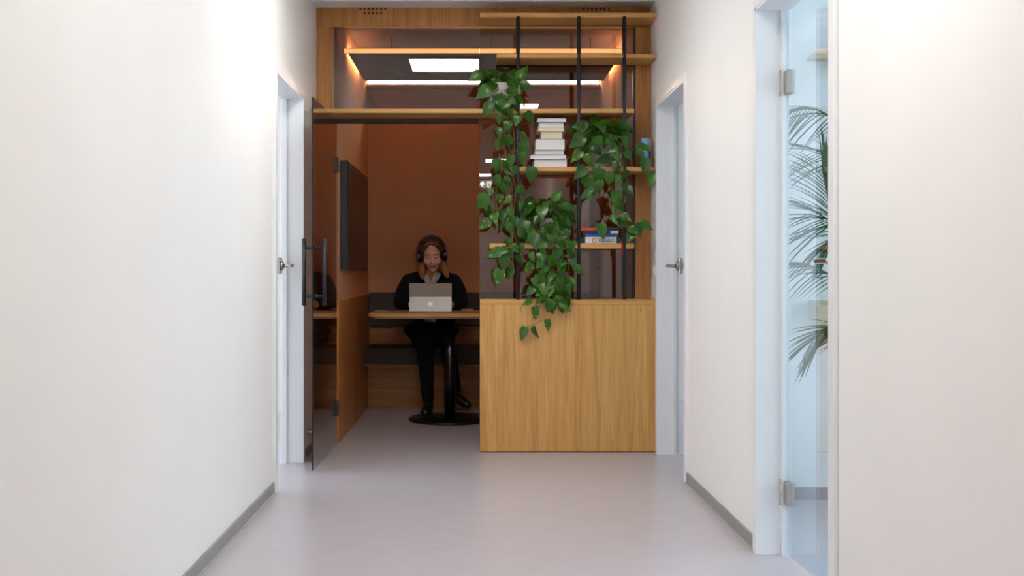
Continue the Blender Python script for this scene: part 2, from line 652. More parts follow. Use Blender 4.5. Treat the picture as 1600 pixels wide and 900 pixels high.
def lever(door, side, gx, y, z, ydir, name='lever_handle'):
    """rosettes on both faces of the pane, neck and lever"""
    s = -side        # towards the corridor
    bm = bmesh.new()
    # lock case clasping the glass
    add_box(bm, gx - 0.012, gx + 0.012, y - 0.035, y + 0.035, z - 0.045, z + 0.045, 0.003)
    lock = link('lock_case', bm, 'steel', door)
    bm = bmesh.new()
    add_tube(bm, [(gx + s * 0.012, y, z), (gx + s * 0.020, y, z), (gx + s * 0.024, y, z)], [0.027, 0.027, 0.022], 20)
    add_tube(bm, [(gx + s * 0.02, y, z), (gx + s * 0.062, y, z)], [0.010, 0.010], 14)
    pts = smoothpath([(gx + s * 0.06, y, z), (gx + s * 0.076, y + ydir * 0.012, z), (gx + s * 0.079, y + ydir * 0.05, z), (gx + s * 0.079, y + ydir * 0.13, z)], 5)
    add_tube(bm, pts, [0.0098] * len(pts), 14)
    h = link(name, bm, 'steel', door)
    bm = bmesh.new()
    add_tube(bm, [(gx - s * 0.012, y, z), (gx - s * 0.022, y, z)], [0.027, 0.025], 20)
    add_tube(bm, [(gx - s * 0.02, y, z), (gx - s * 0.055, y, z)], [0.010, 0.010], 14)
    add_tube(bm, [(gx - s * 0.055, y - ydir * 0.01, z), (gx - s * 0.055, y + ydir * 0.12, z)], [0.0095, 0.0095], 14)
    link(name, bm, 'steel', door)


def glass_door(n, side, y0, y1, top, tint, hinge_near, label, hz=1.115):
    x = XL if side < 0 else XR
    gx = x + side * (WT + 0.004)
    d = thing('door_%d' % n, label, 'door', (gx, (y0 + y1) / 2, 0.006), kind='structure')
    a, b = y0 + 0.016, y1 - 0.016
    box('glass_pane', gx - 0.004, gx + 0.004, a, b, 0.008, top - 0.016, tint, d, 0.001)
    # seal lines round the edge of the pane
    hy = a if hinge_near else b
    sgn = 1 if hinge_near else -1
    for z in (0.24, 1.80):
        bm = bmesh.new()
        add_box(bm, gx - side * 0.0 - 0.016, gx + 0.016, min(hy, hy + sgn * 0.045), max(hy, hy + sgn * 0.045), z - 0.045, z + 0.045, 0.003)
        h = link('hinge', bm, 'steel', d)
        bm = bmesh.new()
        add_tube(bm, [(gx - side * 0.02, hy - sgn * 0.004, z - 0.05), (gx - side * 0.02, hy - sgn * 0.004, z + 0.05)], [0.008, 0.008], 12)
        link('knuckle', bm, 'steel', h)
    ly = b - 0.10 if hinge_near else a + 0.10
    lever(d, side, gx, ly, hz, -1 if hinge_near else 1)
    return d


glass_door(1, -1, D1[0], D1[1], DOOR_H, 'glass_clear', True, 'bright glass door with steel lever in the left corridor wall')
glass_door(2, 1, D2[0], D2[1], DOOR_H, 'glass_blue', True, 'bluish glass door with steel lever beside the oak cabinet')
glass_door(3, 1, D3[0], D3[1], DOOR_H + 0.02, 'glass_blue', False, 'bluish glass door with two steel hinges, palm behind it')

# ------------------------------------------------------------------ ceiling light panels of the corridor
for (x0, x1, y0, y1, lab) in ((-0.525, 0.02, 4.48, 5.02, 'square ceiling light panel nearest the wooden booth'),
                              (0.07, 0.61, 2.30, 2.84, 'square ceiling light panel second from the booth'),
                              (0.13, 0.67, -2.7, -2.16, 'square ceiling light panel behind the lens'),
                              (-0.3, 0.24, -5.0, -4.46, 'square ceiling light panel by the end wall')):
    t = thing('ceiling_light', lab, 'ceiling light', ((x0 + x1) / 2, (y0 + y1) / 2, CEIL - 0.014), group='corridor ceiling lights')
    bm = bmesh.new()
    w = 0.012
    for q in ((x0 - w, x1 + w, y0 - w, y0), (x0 - w, x1 + w, y1, y1 + w), (x0 - w, x0, y0, y1), (x1, x1 + w, y0, y1)):
        add_box(bm, q[0], q[1], q[2], q[3], CEIL - 0.014, CEIL - 0.0005)
    link('frame', bm, 'white_lacquer', t)
    box('diffuser', x0, x1, y0, y1, CEIL - 0.010, CEIL - 0.002, 'light_panel', t)

# exit sign hanging behind the lens (only its mirror image shows in the booth glass)
ex = thing('exit_sign', 'green and white emergency exit sign hanging from the corridor ceiling', 'sign', (0.13, -3.0, 2.36))
box('sign_body', 0.03, 0.24, -3.02, -3.0, 2.36, 2.48, 'sign_white', ex, 0.003)
box('sign_panel', 0.033, 0.138, -2.9995, -2.998, 2.365, 2.475, 'sign_green', ex)
bm = bmesh.new()
# arrow (pointing up) on the green field
cx, cy = 0.086, -2.9965
vs = [bm.verts.new((cx + a, cy, 2.37 + b)) for a, b in ((-0.010, 0.015), (-0.010, 0.06), (-0.032, 0.045), (-0.032, 0.062), (0, 0.095), (0.032, 0.062), (0.032, 0.045), (0.010, 0.06), (0.010, 0.015))]
bm.faces.new(vs)
bmesh.ops.solidify(bm, geom=bm.faces[:], thickness=0.001)
link('arrow', bm, 'sign_glow', ex)
bm = bmesh.new()
add_box(bm, 0.148, 0.228, -2.9995, -2.998, 2.37, 2.47)
link('pictogram_field', bm, 'sign_glow', ex)
bm = bmesh.new()
for (x0, z0, x1, z1, r_) in ((0.078, 2.43, 0.082, 2.405, 0.007), (0.082, 2.405, 0.07, 2.385, 0.005), (0.082, 2.405, 0.098, 2.39, 0.005), (0.078, 2.428, 0.062, 2.415, 0.004), (0.078, 2.428, 0.096, 2.42, 0.004)):
    add_tube(bm, [(x0 + 0.108, -2.997, z0), (x1 + 0.108, -2.997, z1)], [r_, r_], 8)
add_ball(bm, (0.182, -2.997, 2.447), 0.008, None, 10, 8)
link('running_figure', bm, 'sign_green', ex)
for x in (0.07, 0.2):
    bm = bmesh.new()
    add_tube(bm, [(x, -3.01, 2.478), (x, -3.01, CEIL)], [0.003, 0.003], 8)
    link('hanger', bm, 'steel', ex)

# ------------------------------------------------------------------ the booth: front frame
YF = 6.33            # front of shelves and cabinet
PXL0, PXL1 = XL, at(520, 0, YB).x
PXR0, PXR1 = at(993, 0, YB).x, XR
ZF0 = 2.60
bf = thing('booth_frame', 'oak frame around the smoked glass front of the booth', 'booth frame', ((PXL0 + PXR1) / 2, YB, 0))
box('post', PXL0 + 0.001, PXL1, YB, YB + 0.09, 0.0, ZF0, 'oak_frame', bf, 0.001)
box('post', PXR0, PXR1 - 0.004, YB, YB + 0.09, 0.0, ZF0, 'oak_frame', bf, 0.001)
# fascia with drilled air holes
bm = bmesh.new()
add_box(bm, PXL0 + 0.001, PXR1 - 0.004, YB, YB + 0.09, ZF0 + 0.001, CEIL - 0.016)
fas = link('fascia', bm, ['oak_fascia', 'shadow_gap'], bf)
bm = bmesh.new()
for u0 in (563, 912):
    for row, (v_, ks) in enumerate(((14.0, range(7)), (20.5, range(1, 6)))):
        for k in ks:
            p = at(u0 + k * 6.5, v_, YB)
            add_tube(bm, [(p.x, YB - 0.02, p.z), (p.x, YB + 0.03, p.z)], [0.0058, 0.0058], 12)
bmesh.ops.recalc_face_normals(bm, faces=bm.faces)
for f in bm.faces:
    f.material_index = 1
cut = link('hole_cutter', bm, ['oak_fascia', 'shadow_gap'])
md = fas.modifiers.new('holes', 'BOOLEAN')
md.operation = 'DIFFERENCE'
md.solver = 'EXACT'
md.object = cut
dg = bpy.context.evaluated_depsgraph_get()
me = bpy.data.meshes.new_from_object(fas.evaluated_get(dg))
fas.modifiers.clear()
fas.data = me
bpy.data.objects.remove(cut)

XJ = at(749, 0, YB).x          # joint between the two panes
GY0, GY1 = YB + 0.025, YB + 0.033
box('glass_pane', PXL1 - 0.01, XJ - 0.0015, GY0, GY1, 2.03, ZF0 + 0.0, 'glass_smoke', bf)
box('glass_pane', XJ + 0.0015, PXR0 + 0.01, GY0, GY1, 0.0, ZF0 + 0.0, 'glass_smoke', bf)
box('head_rail', PXL1, XJ, YB + 0.006, YB + 0.05, 2.005, 2.03, 'black_metal', bf)
box('glazing_bead', PXR0 - 0.012, PXR0, YB + 0.012, YB + 0.05, 0.9, ZF0, 'black_metal', bf)

# booth inside
BX0, BX1, BY1 = -0.88, 0.985, 8.55
wall('wall_booth_left', [(BX0 - 0.03, BX0, YB + 0.09, BY1, 0.9, 2.75)], 'felt_brown', 'brown felt wall carrying the wall screen')
wall('wall_booth_back', [(BX0 - 0.03, BX1 + 0.03, BY1, BY1 + 0.03, 0.0, 2.75)], 'felt_brown', 'brown felt wall behind the seated woman')
wall('wall_booth_right', [(BX1, BX1 + 0.03, YB + 0.09, BY1, 0.0, 2.75)], 'felt_brown', 'brown felt wall on the right inside the booth')
tag(box('ceiling_booth', BX0 - 0.03, BX1 + 0.03, YB + 0.09, BY1 + 0.03, 2.735, 2.76, 'panel_brown'), 'dark ceiling of the booth', 'ceiling', kind='structure')
wn = thing('wainscot', 'oak wainscot panel low on the left wall inside the booth', 'wall panel', (BX0, 7.6, 0))
for a, b in ((YB + 0.09, 7.61), (7.613, BY1)):
    box('panel', BX0 - 0.028, BX0 + 0.012, a, b, 0.0, 0.9, 'oak_wainscot', wn, 0.001)
cp = thing('ceiling_panel', 'dark dropped ceiling panel inside the booth between two glowing strips', 'ceiling panel', (0.05, 7.45, 2.51))
box('panel', BX0 + 0.036, BX1 - 0.036, 6.905, 7.89, 2.51, 2.545, 'panel_brown', cp, 0.002)
bm = bmesh.new()
p = at(625, 113, 7.6)
add_lathe(bm, (p.x, 7.6, 2.492), [(0.012, 0.0), (0.016, 0.006), (0.03, 0.012), (0.03, 0.018)], 20)
link('sprinkler', bm, 'chrome', cp)
bm = bmesh.new()
add_box(bm, -0.66, -0.53, 7.22, 7.25, 2.506, 2.5102)
link('air_slot', bm, 'shadow_gap', cp)
for x in (-0.6, 0.1, 0.8):
    bm = bmesh.new()
    add_tube(bm, [(x, 7.45, 2.545), (x, 7.45, 2.735)], [0.004, 0.004], 8)
    link('hanger_rod', bm, 'black_metal', cp)
ls = thing('glow_strip', 'wooden strip with a painted amber glow along the front edge of the booth ceiling', 'light strip', (0.05, 6.895, 2.51))
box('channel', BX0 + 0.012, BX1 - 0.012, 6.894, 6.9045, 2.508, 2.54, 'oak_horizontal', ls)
box('diffuser', BX0 + 0.014, BX1 - 0.014, 6.888, 6.894, 2.509, 2.536, 'amber_edge_glow', ls)  # no lamp here: the self-glow imitates a lit wooden fascia
for sd_, xx_, side_ in ((-1, BX0 + 0.036, 'left'), (1, BX1 - 0.036, 'right')):
    l2 = thing('glow_strip', 'hidden warm light strip along the %s edge of the booth ceiling panel' % side_, 'light strip', (xx_, 7.40, 2.546))
    xa_, xb_ = sorted((xx_, xx_ + sd_ * 0.005))
    xa_, xb_ = sorted((xx_ - sd_ * 0.012, xx_ - sd_ * 0.004))
    box('channel', xa_, xb_, 7.19, 7.87, 2.5455, 2.592, 'black_metal', l2)
    xa_, xb_ = sorted((xx_ - sd_ * 0.004, xx_ + sd_ * 0.002))
    box('diffuser', xa_, xb_, 7.2, 7.86, 2.570, 2.589, 'led_side', l2)
ls = thing('glow_strip', 'bright white light strip high on the back wall of the booth', 'light strip', (0.05, 8.5, 2.585))
box('channel', BX0 + 0.002, BX1 - 0.002, 8.46, BY1, 2.578, 2.63, 'black_metal', ls)
box('ledge', BX0 + 0.002, BX1 - 0.002, 8.42, BY1, 2.560, 2.5775, 'oak_horizontal', ls)
box('diffuser', BX0 + 0.01, BX1 - 0.01, 8.44, 8.4595, 2.579, 2.612, 'led_warm', ls)

# ------------------------------------------------------------------ smoked glass door, standing open along the left wall
dr = thing('door_4', 'smoked glass booth door with black pull bars, standing open', 'door', (-0.876, 6.1, 0.01), kind='structure')
hx, hy, nx_, ny_ = -0.872, 6.548, -0.883, 5.68
bm = bmesh.new()
dirv = Vector((nx_ - hx, ny_ - hy, 0)).normalized()
nor = Vector((-dirv.y, dirv.x, 0))
q = [Vector((hx, hy, 0)) + nor * 0.005, Vector((nx_, ny_, 0)) + nor * 0.005, Vector((nx_, ny_, 0)) - nor * 0.005, Vector((hx, hy, 0)) - nor * 0.005]
lo = [bm.verts.new((p.x, p.y, 0.012)) for p in q]
hi = [bm.verts.new((p.x, p.y, 2.02)) for p in q]
bm.faces.new(list(reversed(lo)))
bm.faces.new(hi)
for k in range(4):
    f = bm.faces.new((lo[k], lo[(k + 1) % 4], hi[(k + 1) % 4], hi[k]))
    if k in (1,):
        f.material_index = 1
bmesh.ops.recalc_face_normals(bm, faces=bm.faces)
link('glass_pane', bm, ['glass_smoke', 'black_gloss'], dr)
for z in (1.74, 0.24):
    box('hinge', hx - 0.018, hx + 0.018, hy - 0.06, hy + 0.0015, z - 0.045, z + 0.045, 'black_metal', dr, 0.003)
ph = None
hy_ = 5.755
px_ = hx + (hy - hy_) / (hy - ny_) * (nx_ - hx)
for s, xo in ((-1, -0.060), (1, 0.052)):
    bm = bmesh.new()
    add_tube(bm, [(px_ + xo, hy_, 0.897), (px_ + xo, hy_, 1.262)], [0.0115, 0.0115], 16)
    ph = link('pull_bar', bm, 'black_metal', dr)
    for z in (0.948, 1.212):
        bm = bmesh.new()
        add_tube(bm, [(px_ + s * 0.005, hy_, z), (px_ + s * 0.011, hy_, z), (px_ + s * 0.0112, hy_, z), (px_ + xo - s * 0.004, hy_, z)], [0.013, 0.013, 0.008, 0.008], 14)
        link('standoff', bm, 'black_metal', ph)

# door stop on the wall
bm = bmesh.new()
z = 0.142
add_tube(bm, [(XL, 6.2, z), (XL + 0.004, 6.2, z), (XL + 0.005, 6.2, z), (XL + 0.068, 6.2, z), (XL + 0.072, 6.2, z)], [0.018, 0.018, 0.0135, 0.0135, 0.011], 18)
ds = link('door_stop', bm, 'chrome')
tag(ds, 'short chrome door stop low on the wall behind the smoked glass door', 'door stop')

# ------------------------------------------------------------------ oak cabinet and open shelves
CX0, CX1 = at(750, 0, YF).x, XR - 0.002
CZ = H - (468 - VC) / F * YF
cb = thing('low_cabinet', 'waist-high oak cabinet with a plain front beneath the plant shelves', 'cabinet', ((CX0 + CX1) / 2, YF, 0))
box('front_panel', CX0, CX1, YF, YF + 0.02, 0.004, CZ - 0.031, 'oak_vertical', cb, 0.0008)
box('side_panel', CX0, CX0 + 0.02, YF + 0.0205, YB - 0.001, 0.004, CZ - 0.031, 'oak_vertical', cb, 0.0008)
box('back_panel', CX0 + 0.0205, CX1, YB - 0.02, YB - 0.001, 0.004, CZ - 0.031, 'oak_vertical', cb)
box('top', CX0, CX1, YF, YB - 0.001, CZ - 0.03, CZ, 'oak_horizontal', cb, 0.0008)
box('plinth', CX0 + 0.004, CX1 - 0.004, YF + 0.004, YF + 0.0185, 0.0, 0.0045, 'shadow_gap', cb)
for u_ in (814, 1001):
    p = at(u_, 484, YF)
    bm = bmesh.new()
    add_ball(bm, (p.x, YF + 0.0002, p.z), (0.004, 0.0006, 0.022), None, 10, 8)
    link('knot', bm, 'oak_wainscot', cb)

rk = thing('shelf_rack', 'oak open shelves on three black rods in front of the smoked glass', 'shelving', ((CX0 + CX1) / 2, YF, CZ))
SH = {}
for key, (u0, u1, v0, v1) in {'s1': (750, 1027, 20, 27), 's2': (776, 1027, 84, 90.5), 's3': (485, 991, 170, 176.5),
                              's4': (795, 1027, 260.5, 267.5), 's5': (765, 991, 380, 388)}.items():
    a, b = at(u0, v0, YF), at(u1, v1, YF)
    x0 = max(a.x, XL + 0.002)
    x1 = min(b.x, XR - 0.002)
    box('shelf', x0, x1, YF, YB - 0.001, b.z, a.z, 'oak_horizontal', rk, 0.001)
    SH[key] = a.z
zt = SH['s1'] - 0.02
for u_ in (809.5, 904.5, 975.5):
    p = at(u_, 0, YF + 0.004)
    bm = bmesh.new()
    add_tube(bm, [(p.x, YF + 0.0085, CZ), (p.x, YF + 0.0085, zt)], [0.0125, 0.0125], 16)
    link('rod', bm, 'black_metal', rk)

# light switch
bm = bmesh.new()
add_box(bm, XR - 0.010, XR, 6.355, 6.435, 1.05, 1.13, 0.004)
sw = thing('light_switch', 'white light switch on the wall above the oak cabinet', 'switch', (XR, 6.395, 1.05))
link('plate', bm, 'plastic_white', sw)
box('rocker', XR - 0.015, XR - 0.010, 6.37, 6.42, 1.063, 1.117, 'plastic_white', sw, 0.002)

# ------------------------------------------------------------------ wall screen, bench, table
tv = thing('wall_screen', 'dark flat screen hanging on the brown felt wall', 'screen', (BX0 + 0.03, 7.42, 1.09))
box('casing', BX0, BX0 + 0.05, 6.80, 8.05, 1.095, 1.80, 'black_metal', tv, 0.004)
box('display', BX0 + 0.05, BX0 + 0.0525, 6.81, 8.04, 1.112, 1.79, 'screen_black', tv)

bn = thing('bench', 'upholstered oak bench along the back wall of the booth', 'bench', (0.05, 8.3, 0))
bx0, bx1 = BX0 + 0.014, BX1 - 0.002
box('base', bx0, bx1, 8.38, 8.52, 0.0, 0.366, 'oak_bench', bn, 0.001)
box('seat_board', bx0, bx1, 8.14, 8.52, 0.35, 0.367, 'oak_bench', bn)
box('back_panel', bx0, bx1, 8.51, 8.549, 0.367, 0.92, 'oak_bench', bn)
for a, b in ((bx0, 0.048), (0.051, bx1)):
    bm = bmesh.new()
    add_box(bm, a, b, 8.10, 8.50, 0.367, 0.50, 0.018, 0, 3)
    link('seat_cushion', bm, 'felt_dark', bn)
    bm = bmesh.new()
    add_box(bm, a, b, 8.455, 8.51, 0.645, 0.915, 0.014, 0, 3)
    link('back_cushion', bm, 'felt_dark', bn)

TZ = 0.79
TX, TY = -0.196, 7.71
tb = thing('table', 'oak pedestal table with a round black foot inside the booth', 'table', (TX, TY, 0))


def round_rect(x0, x1, y0, y1, r, n=8):
    pts = []
    for cx_, cy_, a0 in ((x1 - r, y1 - r, 0), (x0 + r, y1 - r, 90), (x0 + r, y0 + r, 180), (x1 - r, y0 + r, 270)):
        for k in range(n + 1):
            t = math.radians(a0 + 90 * k / n)
            pts.append((cx_ + r * math.cos(t), cy_ + r * math.sin(t)))
    return pts


def add_slab(bm, layers):
    """layers: list of (outline, z)"""
    rings = [[bm.verts.new((x, y, z)) for x, y in o] for o, z in layers]
    for a, b in zip(rings, rings[1:]):
        for k in range(len(a)):
            bm.faces.new((a[k], a[(k + 1) % len(a)], b[(k + 1) % len(a)], b[k]))
    bm.faces.new(list(reversed(rings[0])))
    bm.faces.new(rings[-1])


tx0, tx1, ty0, ty1 = -0.765, 0.373, 7.36, 8.08
bm = bmesh.new()
add_slab(bm, [(round_rect(tx0 + .003, tx1 - .003, ty0 + .003, ty1 - .003, .09), TZ - .026), (round_rect(tx0, tx1, ty0, ty1, .09), TZ - .023),
              (round_rect(tx0, tx1, ty0, ty1, .09), TZ - .003), (round_rect(tx0 + .003, tx1 - .003, ty0 + .003, ty1 - .003, .09), TZ)])
link('tabletop', bm, 'oak_horizontal', tb)
bm = bmesh.new()
o = round_rect(tx0 + .03, tx1 - .03, ty0 + .03, ty1 - .03, .07)
add_slab(bm, [(o, TZ - .038), (o, TZ - .0261)])
link('underlay', bm, 'oak_horizontal', tb)
bm = bmesh.new()
add_tube(bm, [(TX, TY, 0.02), (TX, TY, TZ - 0.044)], [0.040, 0.040], 28)
link('column', bm, 'black_gloss', tb)
bm = bmesh.new()
add_lathe(bm, (TX, TY, 0), [(0.295, 0.0), (0.30, 0.004), (0.30, 0.014), (0.292, 0.0195), (0.05, 0.022), (0.001, 0.022)], 56)
link('foot', bm, 'black_gloss', tb)
bm = bmesh.new()
add_lathe(bm, (TX, TY, TZ - 0.044), [(0.12, 0.0), (0.12, 0.0058), (0.001, 0.0058)], 28)
link('mounting_plate', bm, 'black_gloss', tb)


# ------------------------------------------------------------------ laptop and small things on the table
plain('laptop_silver', rgb(186, 182, 176), 0.38, metal=0.25, noise=0.01, nscale=30)
plain('logo_bright', rgb(246, 246, 246), 0.2, noise=0.005, nscale=30)
plain('phone_pale', rgb(216, 178, 166), 0.4, noise=0.02, nscale=30)
LX = at(673, 0, 7.8).x
lp = thing('laptop', 'silver laptop with a square logo, open on the table before the woman', 'laptop', (LX, 7.84, TZ))


def slab_between(p_lo, p_hi, half_w, th, bm, out):
    """a thin board from p_lo to p_hi (y, z) with its front towards the camera"""
    d = Vector((0, p_hi[0] - p_lo[0], p_hi[1] - p_lo[1])).normalized()
    nrm = Vector((0, -d.z, d.y))
    if nrm.y > 0:
        nrm = -nrm
    pts = []
    for s_ in (-1, 1):
        for q_ in (p_lo, p_hi):
            pts.append((s_ * half_w, q_))
    def P3(x, q_, o_):
        return Vector((LX + x, q_[0], q_[1])) + nrm * o_
    v = [bm.verts.new(P3(x, q_, o_)) for o_ in (out, out - th) for (x, q_) in ((-half_w, p_lo), (half_w, p_lo), (half_w, p_hi), (-half_w, p_hi))]
    for f in ((0, 1, 2, 3), (7, 6, 5, 4), (0, 4, 5, 1), (1, 5, 6, 2), (2, 6, 7, 3), (3, 7, 4, 0)):
        bm.faces.new([v[i] for i in f])
    bmesh.ops.recalc_face_normals(bm, faces=bm.faces)
    return d, nrm


SLO, SHI = (7.815, TZ + 0.006), (7.755, TZ + 0.207)
bm = bmesh.new()
d_, n_ = slab_between(SLO, SHI, 0.156, 0.008, bm, 0.004)
scr = link('screen_lid', bm, 'laptop_silver', lp)
mid = (SLO[0] * 0.5 + SHI[0] * 0.5, SLO[1] * 0.5 + SHI[1] * 0.5)
KLO, KHI = (7.745, TZ + 0.002), (mid[0] - 0.006, mid[1])
bm = bmesh.new()
kd, kn = slab_between(KLO, KHI, 0.1545, 0.003, bm, 0.0)
ks = link('kickstand', bm, 'laptop_silver', lp)
bm = bmesh.new()
for ix in (-1, 1):
    for iz in (-1, 1):
        c = Vector((LX + ix * 0.0082, KLO[0], KLO[1])) + kd * (0.055 + iz * 0.0082) + kn * 0.0006
        e = 0.0078
        vs = [bm.verts.new(c + Vector((sx * e, 0, 0)) + kd * (sz * e) + kn * o_) for o_ in (0.0006, -0.0006) for sx, sz in ((-1, -1), (1, -1), (1, 1), (-1, 1))]
        for f in ((0, 1, 2, 3), (7, 6, 5, 4), (0, 4, 5, 1), (1, 5, 6, 2), (2, 6, 7, 3), (3, 7, 4, 0)):
            bm.faces.new([vs[i] for i in f])
bmesh.ops.recalc_face_normals(bm, faces=bm.faces)
link('logo', bm, 'logo_bright', ks)
bm = bmesh.new()
c = Vector((LX - 0.018, SHI[0], SHI[1])) - d_ * 0.009 + n_ * 0.004
add_tube(bm, [c, c + n_ * 0.0008], [0.0035, 0.0035], 12)
link('camera_lens', bm, 'black_gloss', scr)
box('keyboard_deck', LX - 0.156, LX + 0.156, 7.822, 8.02, TZ + 0.0005, TZ + 0.007, 'laptop_silver', lp, 0.002)
bm = bmesh.new()
for r_ in range(5):
    for k in range(12):
        x = LX - 0.138 + k * 0.0232
        y = 7.845 + r_ * 0.019
        add_box(bm, x, x + 0.019, y, y + 0.016, TZ + 0.007, TZ + 0.0085)
link('keys', bm, 'black_metal', lp)

p = at(614, 483, 7.95)
gd = thing('small_gadget', 'small flat black gadget lying on the table left of the laptop', 'gadget', (p.x, 7.93, TZ))
bm = bmesh.new()
add_slab(bm, [(round_rect(p.x - .028, p.x + .028, 7.90, 7.97, .012), TZ + .0005), (round_rect(p.x - .029, p.x + .029, 7.899, 7.971, .013), TZ + .006), (round_rect(p.x - .026, p.x + .026, 7.902, 7.968, .011), TZ + .013)])
link('case', bm, 'black_gloss', gd)
bm = bmesh.new()
add_ball(bm, (p.x + 0.006, 7.925, TZ + 0.015), (0.005, 0.005, 0.009), None, 12, 8)
link('button', bm, 'chrome', gd)
p = at(730, 484, 8.0)
bm = bmesh.new()
add_slab(bm, [(round_rect(p.x - .045, p.x + .045, 7.90, 8.03, .012), TZ + .0005), (round_rect(p.x - .046, p.x + .046, 7.899, 8.031, .013), TZ + .004), (round_rect(p.x - .044, p.x + .044, 7.901, 8.029, .012), TZ + .009)])
ph = thing('notepad', 'thin pale pinkish pad lying on the table right of the laptop', 'notepad', (p.x, 7.965, TZ))
link('pages', bm, 'phone_pale', ph)
box('cover', p.x - .043, p.x + .043, 7.903, 8.027, TZ + .0091, TZ + .0105, 'phone_pale', ph)

# ------------------------------------------------------------------ the woman
plain('skin', rgb(230, 170, 144), 0.5, noise=0.04, nscale=60)
plain('lip', rgb(176, 92, 86), 0.45, noise=0.03, nscale=60)
plain('brow', rgb(112, 74, 48), 0.8, noise=0.1, nscale=200)
plain('lash', rgb(70, 44, 34), 0.8, noise=0.1, nscale=200)
plain('navy_cloth', rgb(24, 24, 32), 0.9, spec=0.2, noise=0.12, nscale=300, bump=0.2, bscale=700)
plain('black_cloth', rgb(16, 16, 20), 0.9, spec=0.2, noise=0.12, nscale=300, bump=0.2, bscale=700)
plain('shirt_cloth', rgb(232, 218, 210), 0.85, spec=0.2, noise=0.06, nscale=160, bump=0.2, bscale=500)
plain('shoe_leather', rgb(18, 16, 16), 0.35, noise=0.1, nscale=60)
m, nt, N, L, P = new_mat('hair')
tc = N.new('ShaderNodeTexCoord')
mp = N.new('ShaderNodeMapping')
mp.inputs['Scale'].default_value = (150, 60, 9)
n = N.new('ShaderNodeTexNoise')
n.inputs['Scale'].default_value = 1.0
n.inputs['Detail'].default_value = 4
r = N.new('ShaderNodeValToRGB')
r.color_ramp.elements[0].position, r.color_ramp.elements[0].color = 0.3, (0.55, 0.55, 0.55, 1)
r.color_ramp.elements[1].position, r.color_ramp.elements[1].color = 0.7, (1, 1, 1, 1)
L.new(tc.outputs['Object'], mp.inputs['Vector'])
L.new(mp.outputs['Vector'], n.inputs['Vector'])
L.new(n.outputs['Fac'], r.inputs['Fac'])
# darker roots, blonder ends
sx = N.new('ShaderNodeSeparateXYZ')
L.new(tc.outputs['Object'], sx.inputs[0])
mr = N.new('ShaderNodeMapRange')
mr.inputs[1].default_value, mr.inputs[2].default_value = 0.04, 0.20
L.new(sx.outputs['Z'], mr.inputs[0])
tone = N.new('ShaderNodeMix')
tone.data_type = 'RGBA'
tone.inputs[6].default_value = rgb(196, 142, 86)
tone.inputs[7].default_value = rgb(108, 66, 38)
L.new(mr.outputs[0], tone.inputs[0])
mh = N.new('ShaderNodeMix')
mh.data_type = 'RGBA'
mh.blend_type = 'MULTIPLY'
mh.inputs[0].default_value = 1.0
L.new(tone.outputs[2], mh.inputs[6])
L.new(r.outputs['Color'], mh.inputs[7])
L.new(mh.outputs[2], P.inputs['Base Color'])
P.inputs['Roughness'].default_value = 0.45
b = N.new('ShaderNodeBump')
b.inputs['Strength'].default_value = 0.5
b.inputs['Distance'].default_value = 0.004
L.new(n.outputs['Fac'], b.inputs['Height'])
L.new(b.outputs['Normal'], P.inputs['Normal'])


def fuse(bm, voxel, it=4):
    """one continuous skin around all the shapes in bm (returned as a new bmesh)"""
    bmesh.ops.recalc_face_normals(bm, faces=bm.faces)
    me_ = bpy.data.meshes.new('tmp')
    bm.to_mesh(me_)
    bm.free()
    o_ = bpy.data.objects.new('tmp', me_)
    C.objects.link(o_)
    r_ = o_.modifiers.new('r', 'REMESH')
    r_.mode = 'VOXEL'
    r_.voxel_size = voxel
    s_ = o_.modifiers.new('s', 'SMOOTH')
    s_.factor = 0.5
    s_.iterations = it
    dg_ = bpy.context.evaluated_depsgraph_get()
    m2 = bpy.data.meshes.new_from_object(o_.evaluated_get(dg_))
    b2 = bmesh.new()
    b2.from_mesh(m2)
    bpy.data.objects.remove(o_)
    bpy.data.meshes.remove(me_)
    bpy.data.meshes.remove(m2)
    return b2


WX, WY = -0.350, 8.0            # her midline, and the depth of her head
HC = Vector((WX + 0.012, 7.985, 1.212))
HR = Euler((math.radians(17), math.radians(-3), math.radians(2)), 'XYZ').to_matrix()
HI = HR.inverted()


def hp(x, y, z):
    return HC + HR @ Vector((x, y, z))


def wp(x, y, z):
    return Vector((WX + x, y, z))


HIP = {-1: wp(-0.085, 8.30, 0.575), 1: wp(0.085, 8.30, 0.575)}
KNEE = {-1: wp(-0.035, 7.86, 0.565), 1: wp(0.12, 7.90, 0.57)}
ANK = {-1: wp(-0.015, 7.93, 0.10), 1: wp(0.185, 8.22, 0.16)}
TOE = {-1: wp(-0.03, 7.80, 0.03), 1: wp(0.275, 8.17, 0.045)}
SHO = {-1: wp(-0.172, 8.13, 1.005), 1: wp(0.172, 8.13, 1.005)}
ELB = {-1: wp(-0.235, 8.06, 0.845), 1: wp(0.235, 8.06, 0.845)}
WRI = {-1: wp(-0.135, 7.915, 0.835), 1: wp(0.150, 7.915, 0.835)}

bm = bmesh.new()
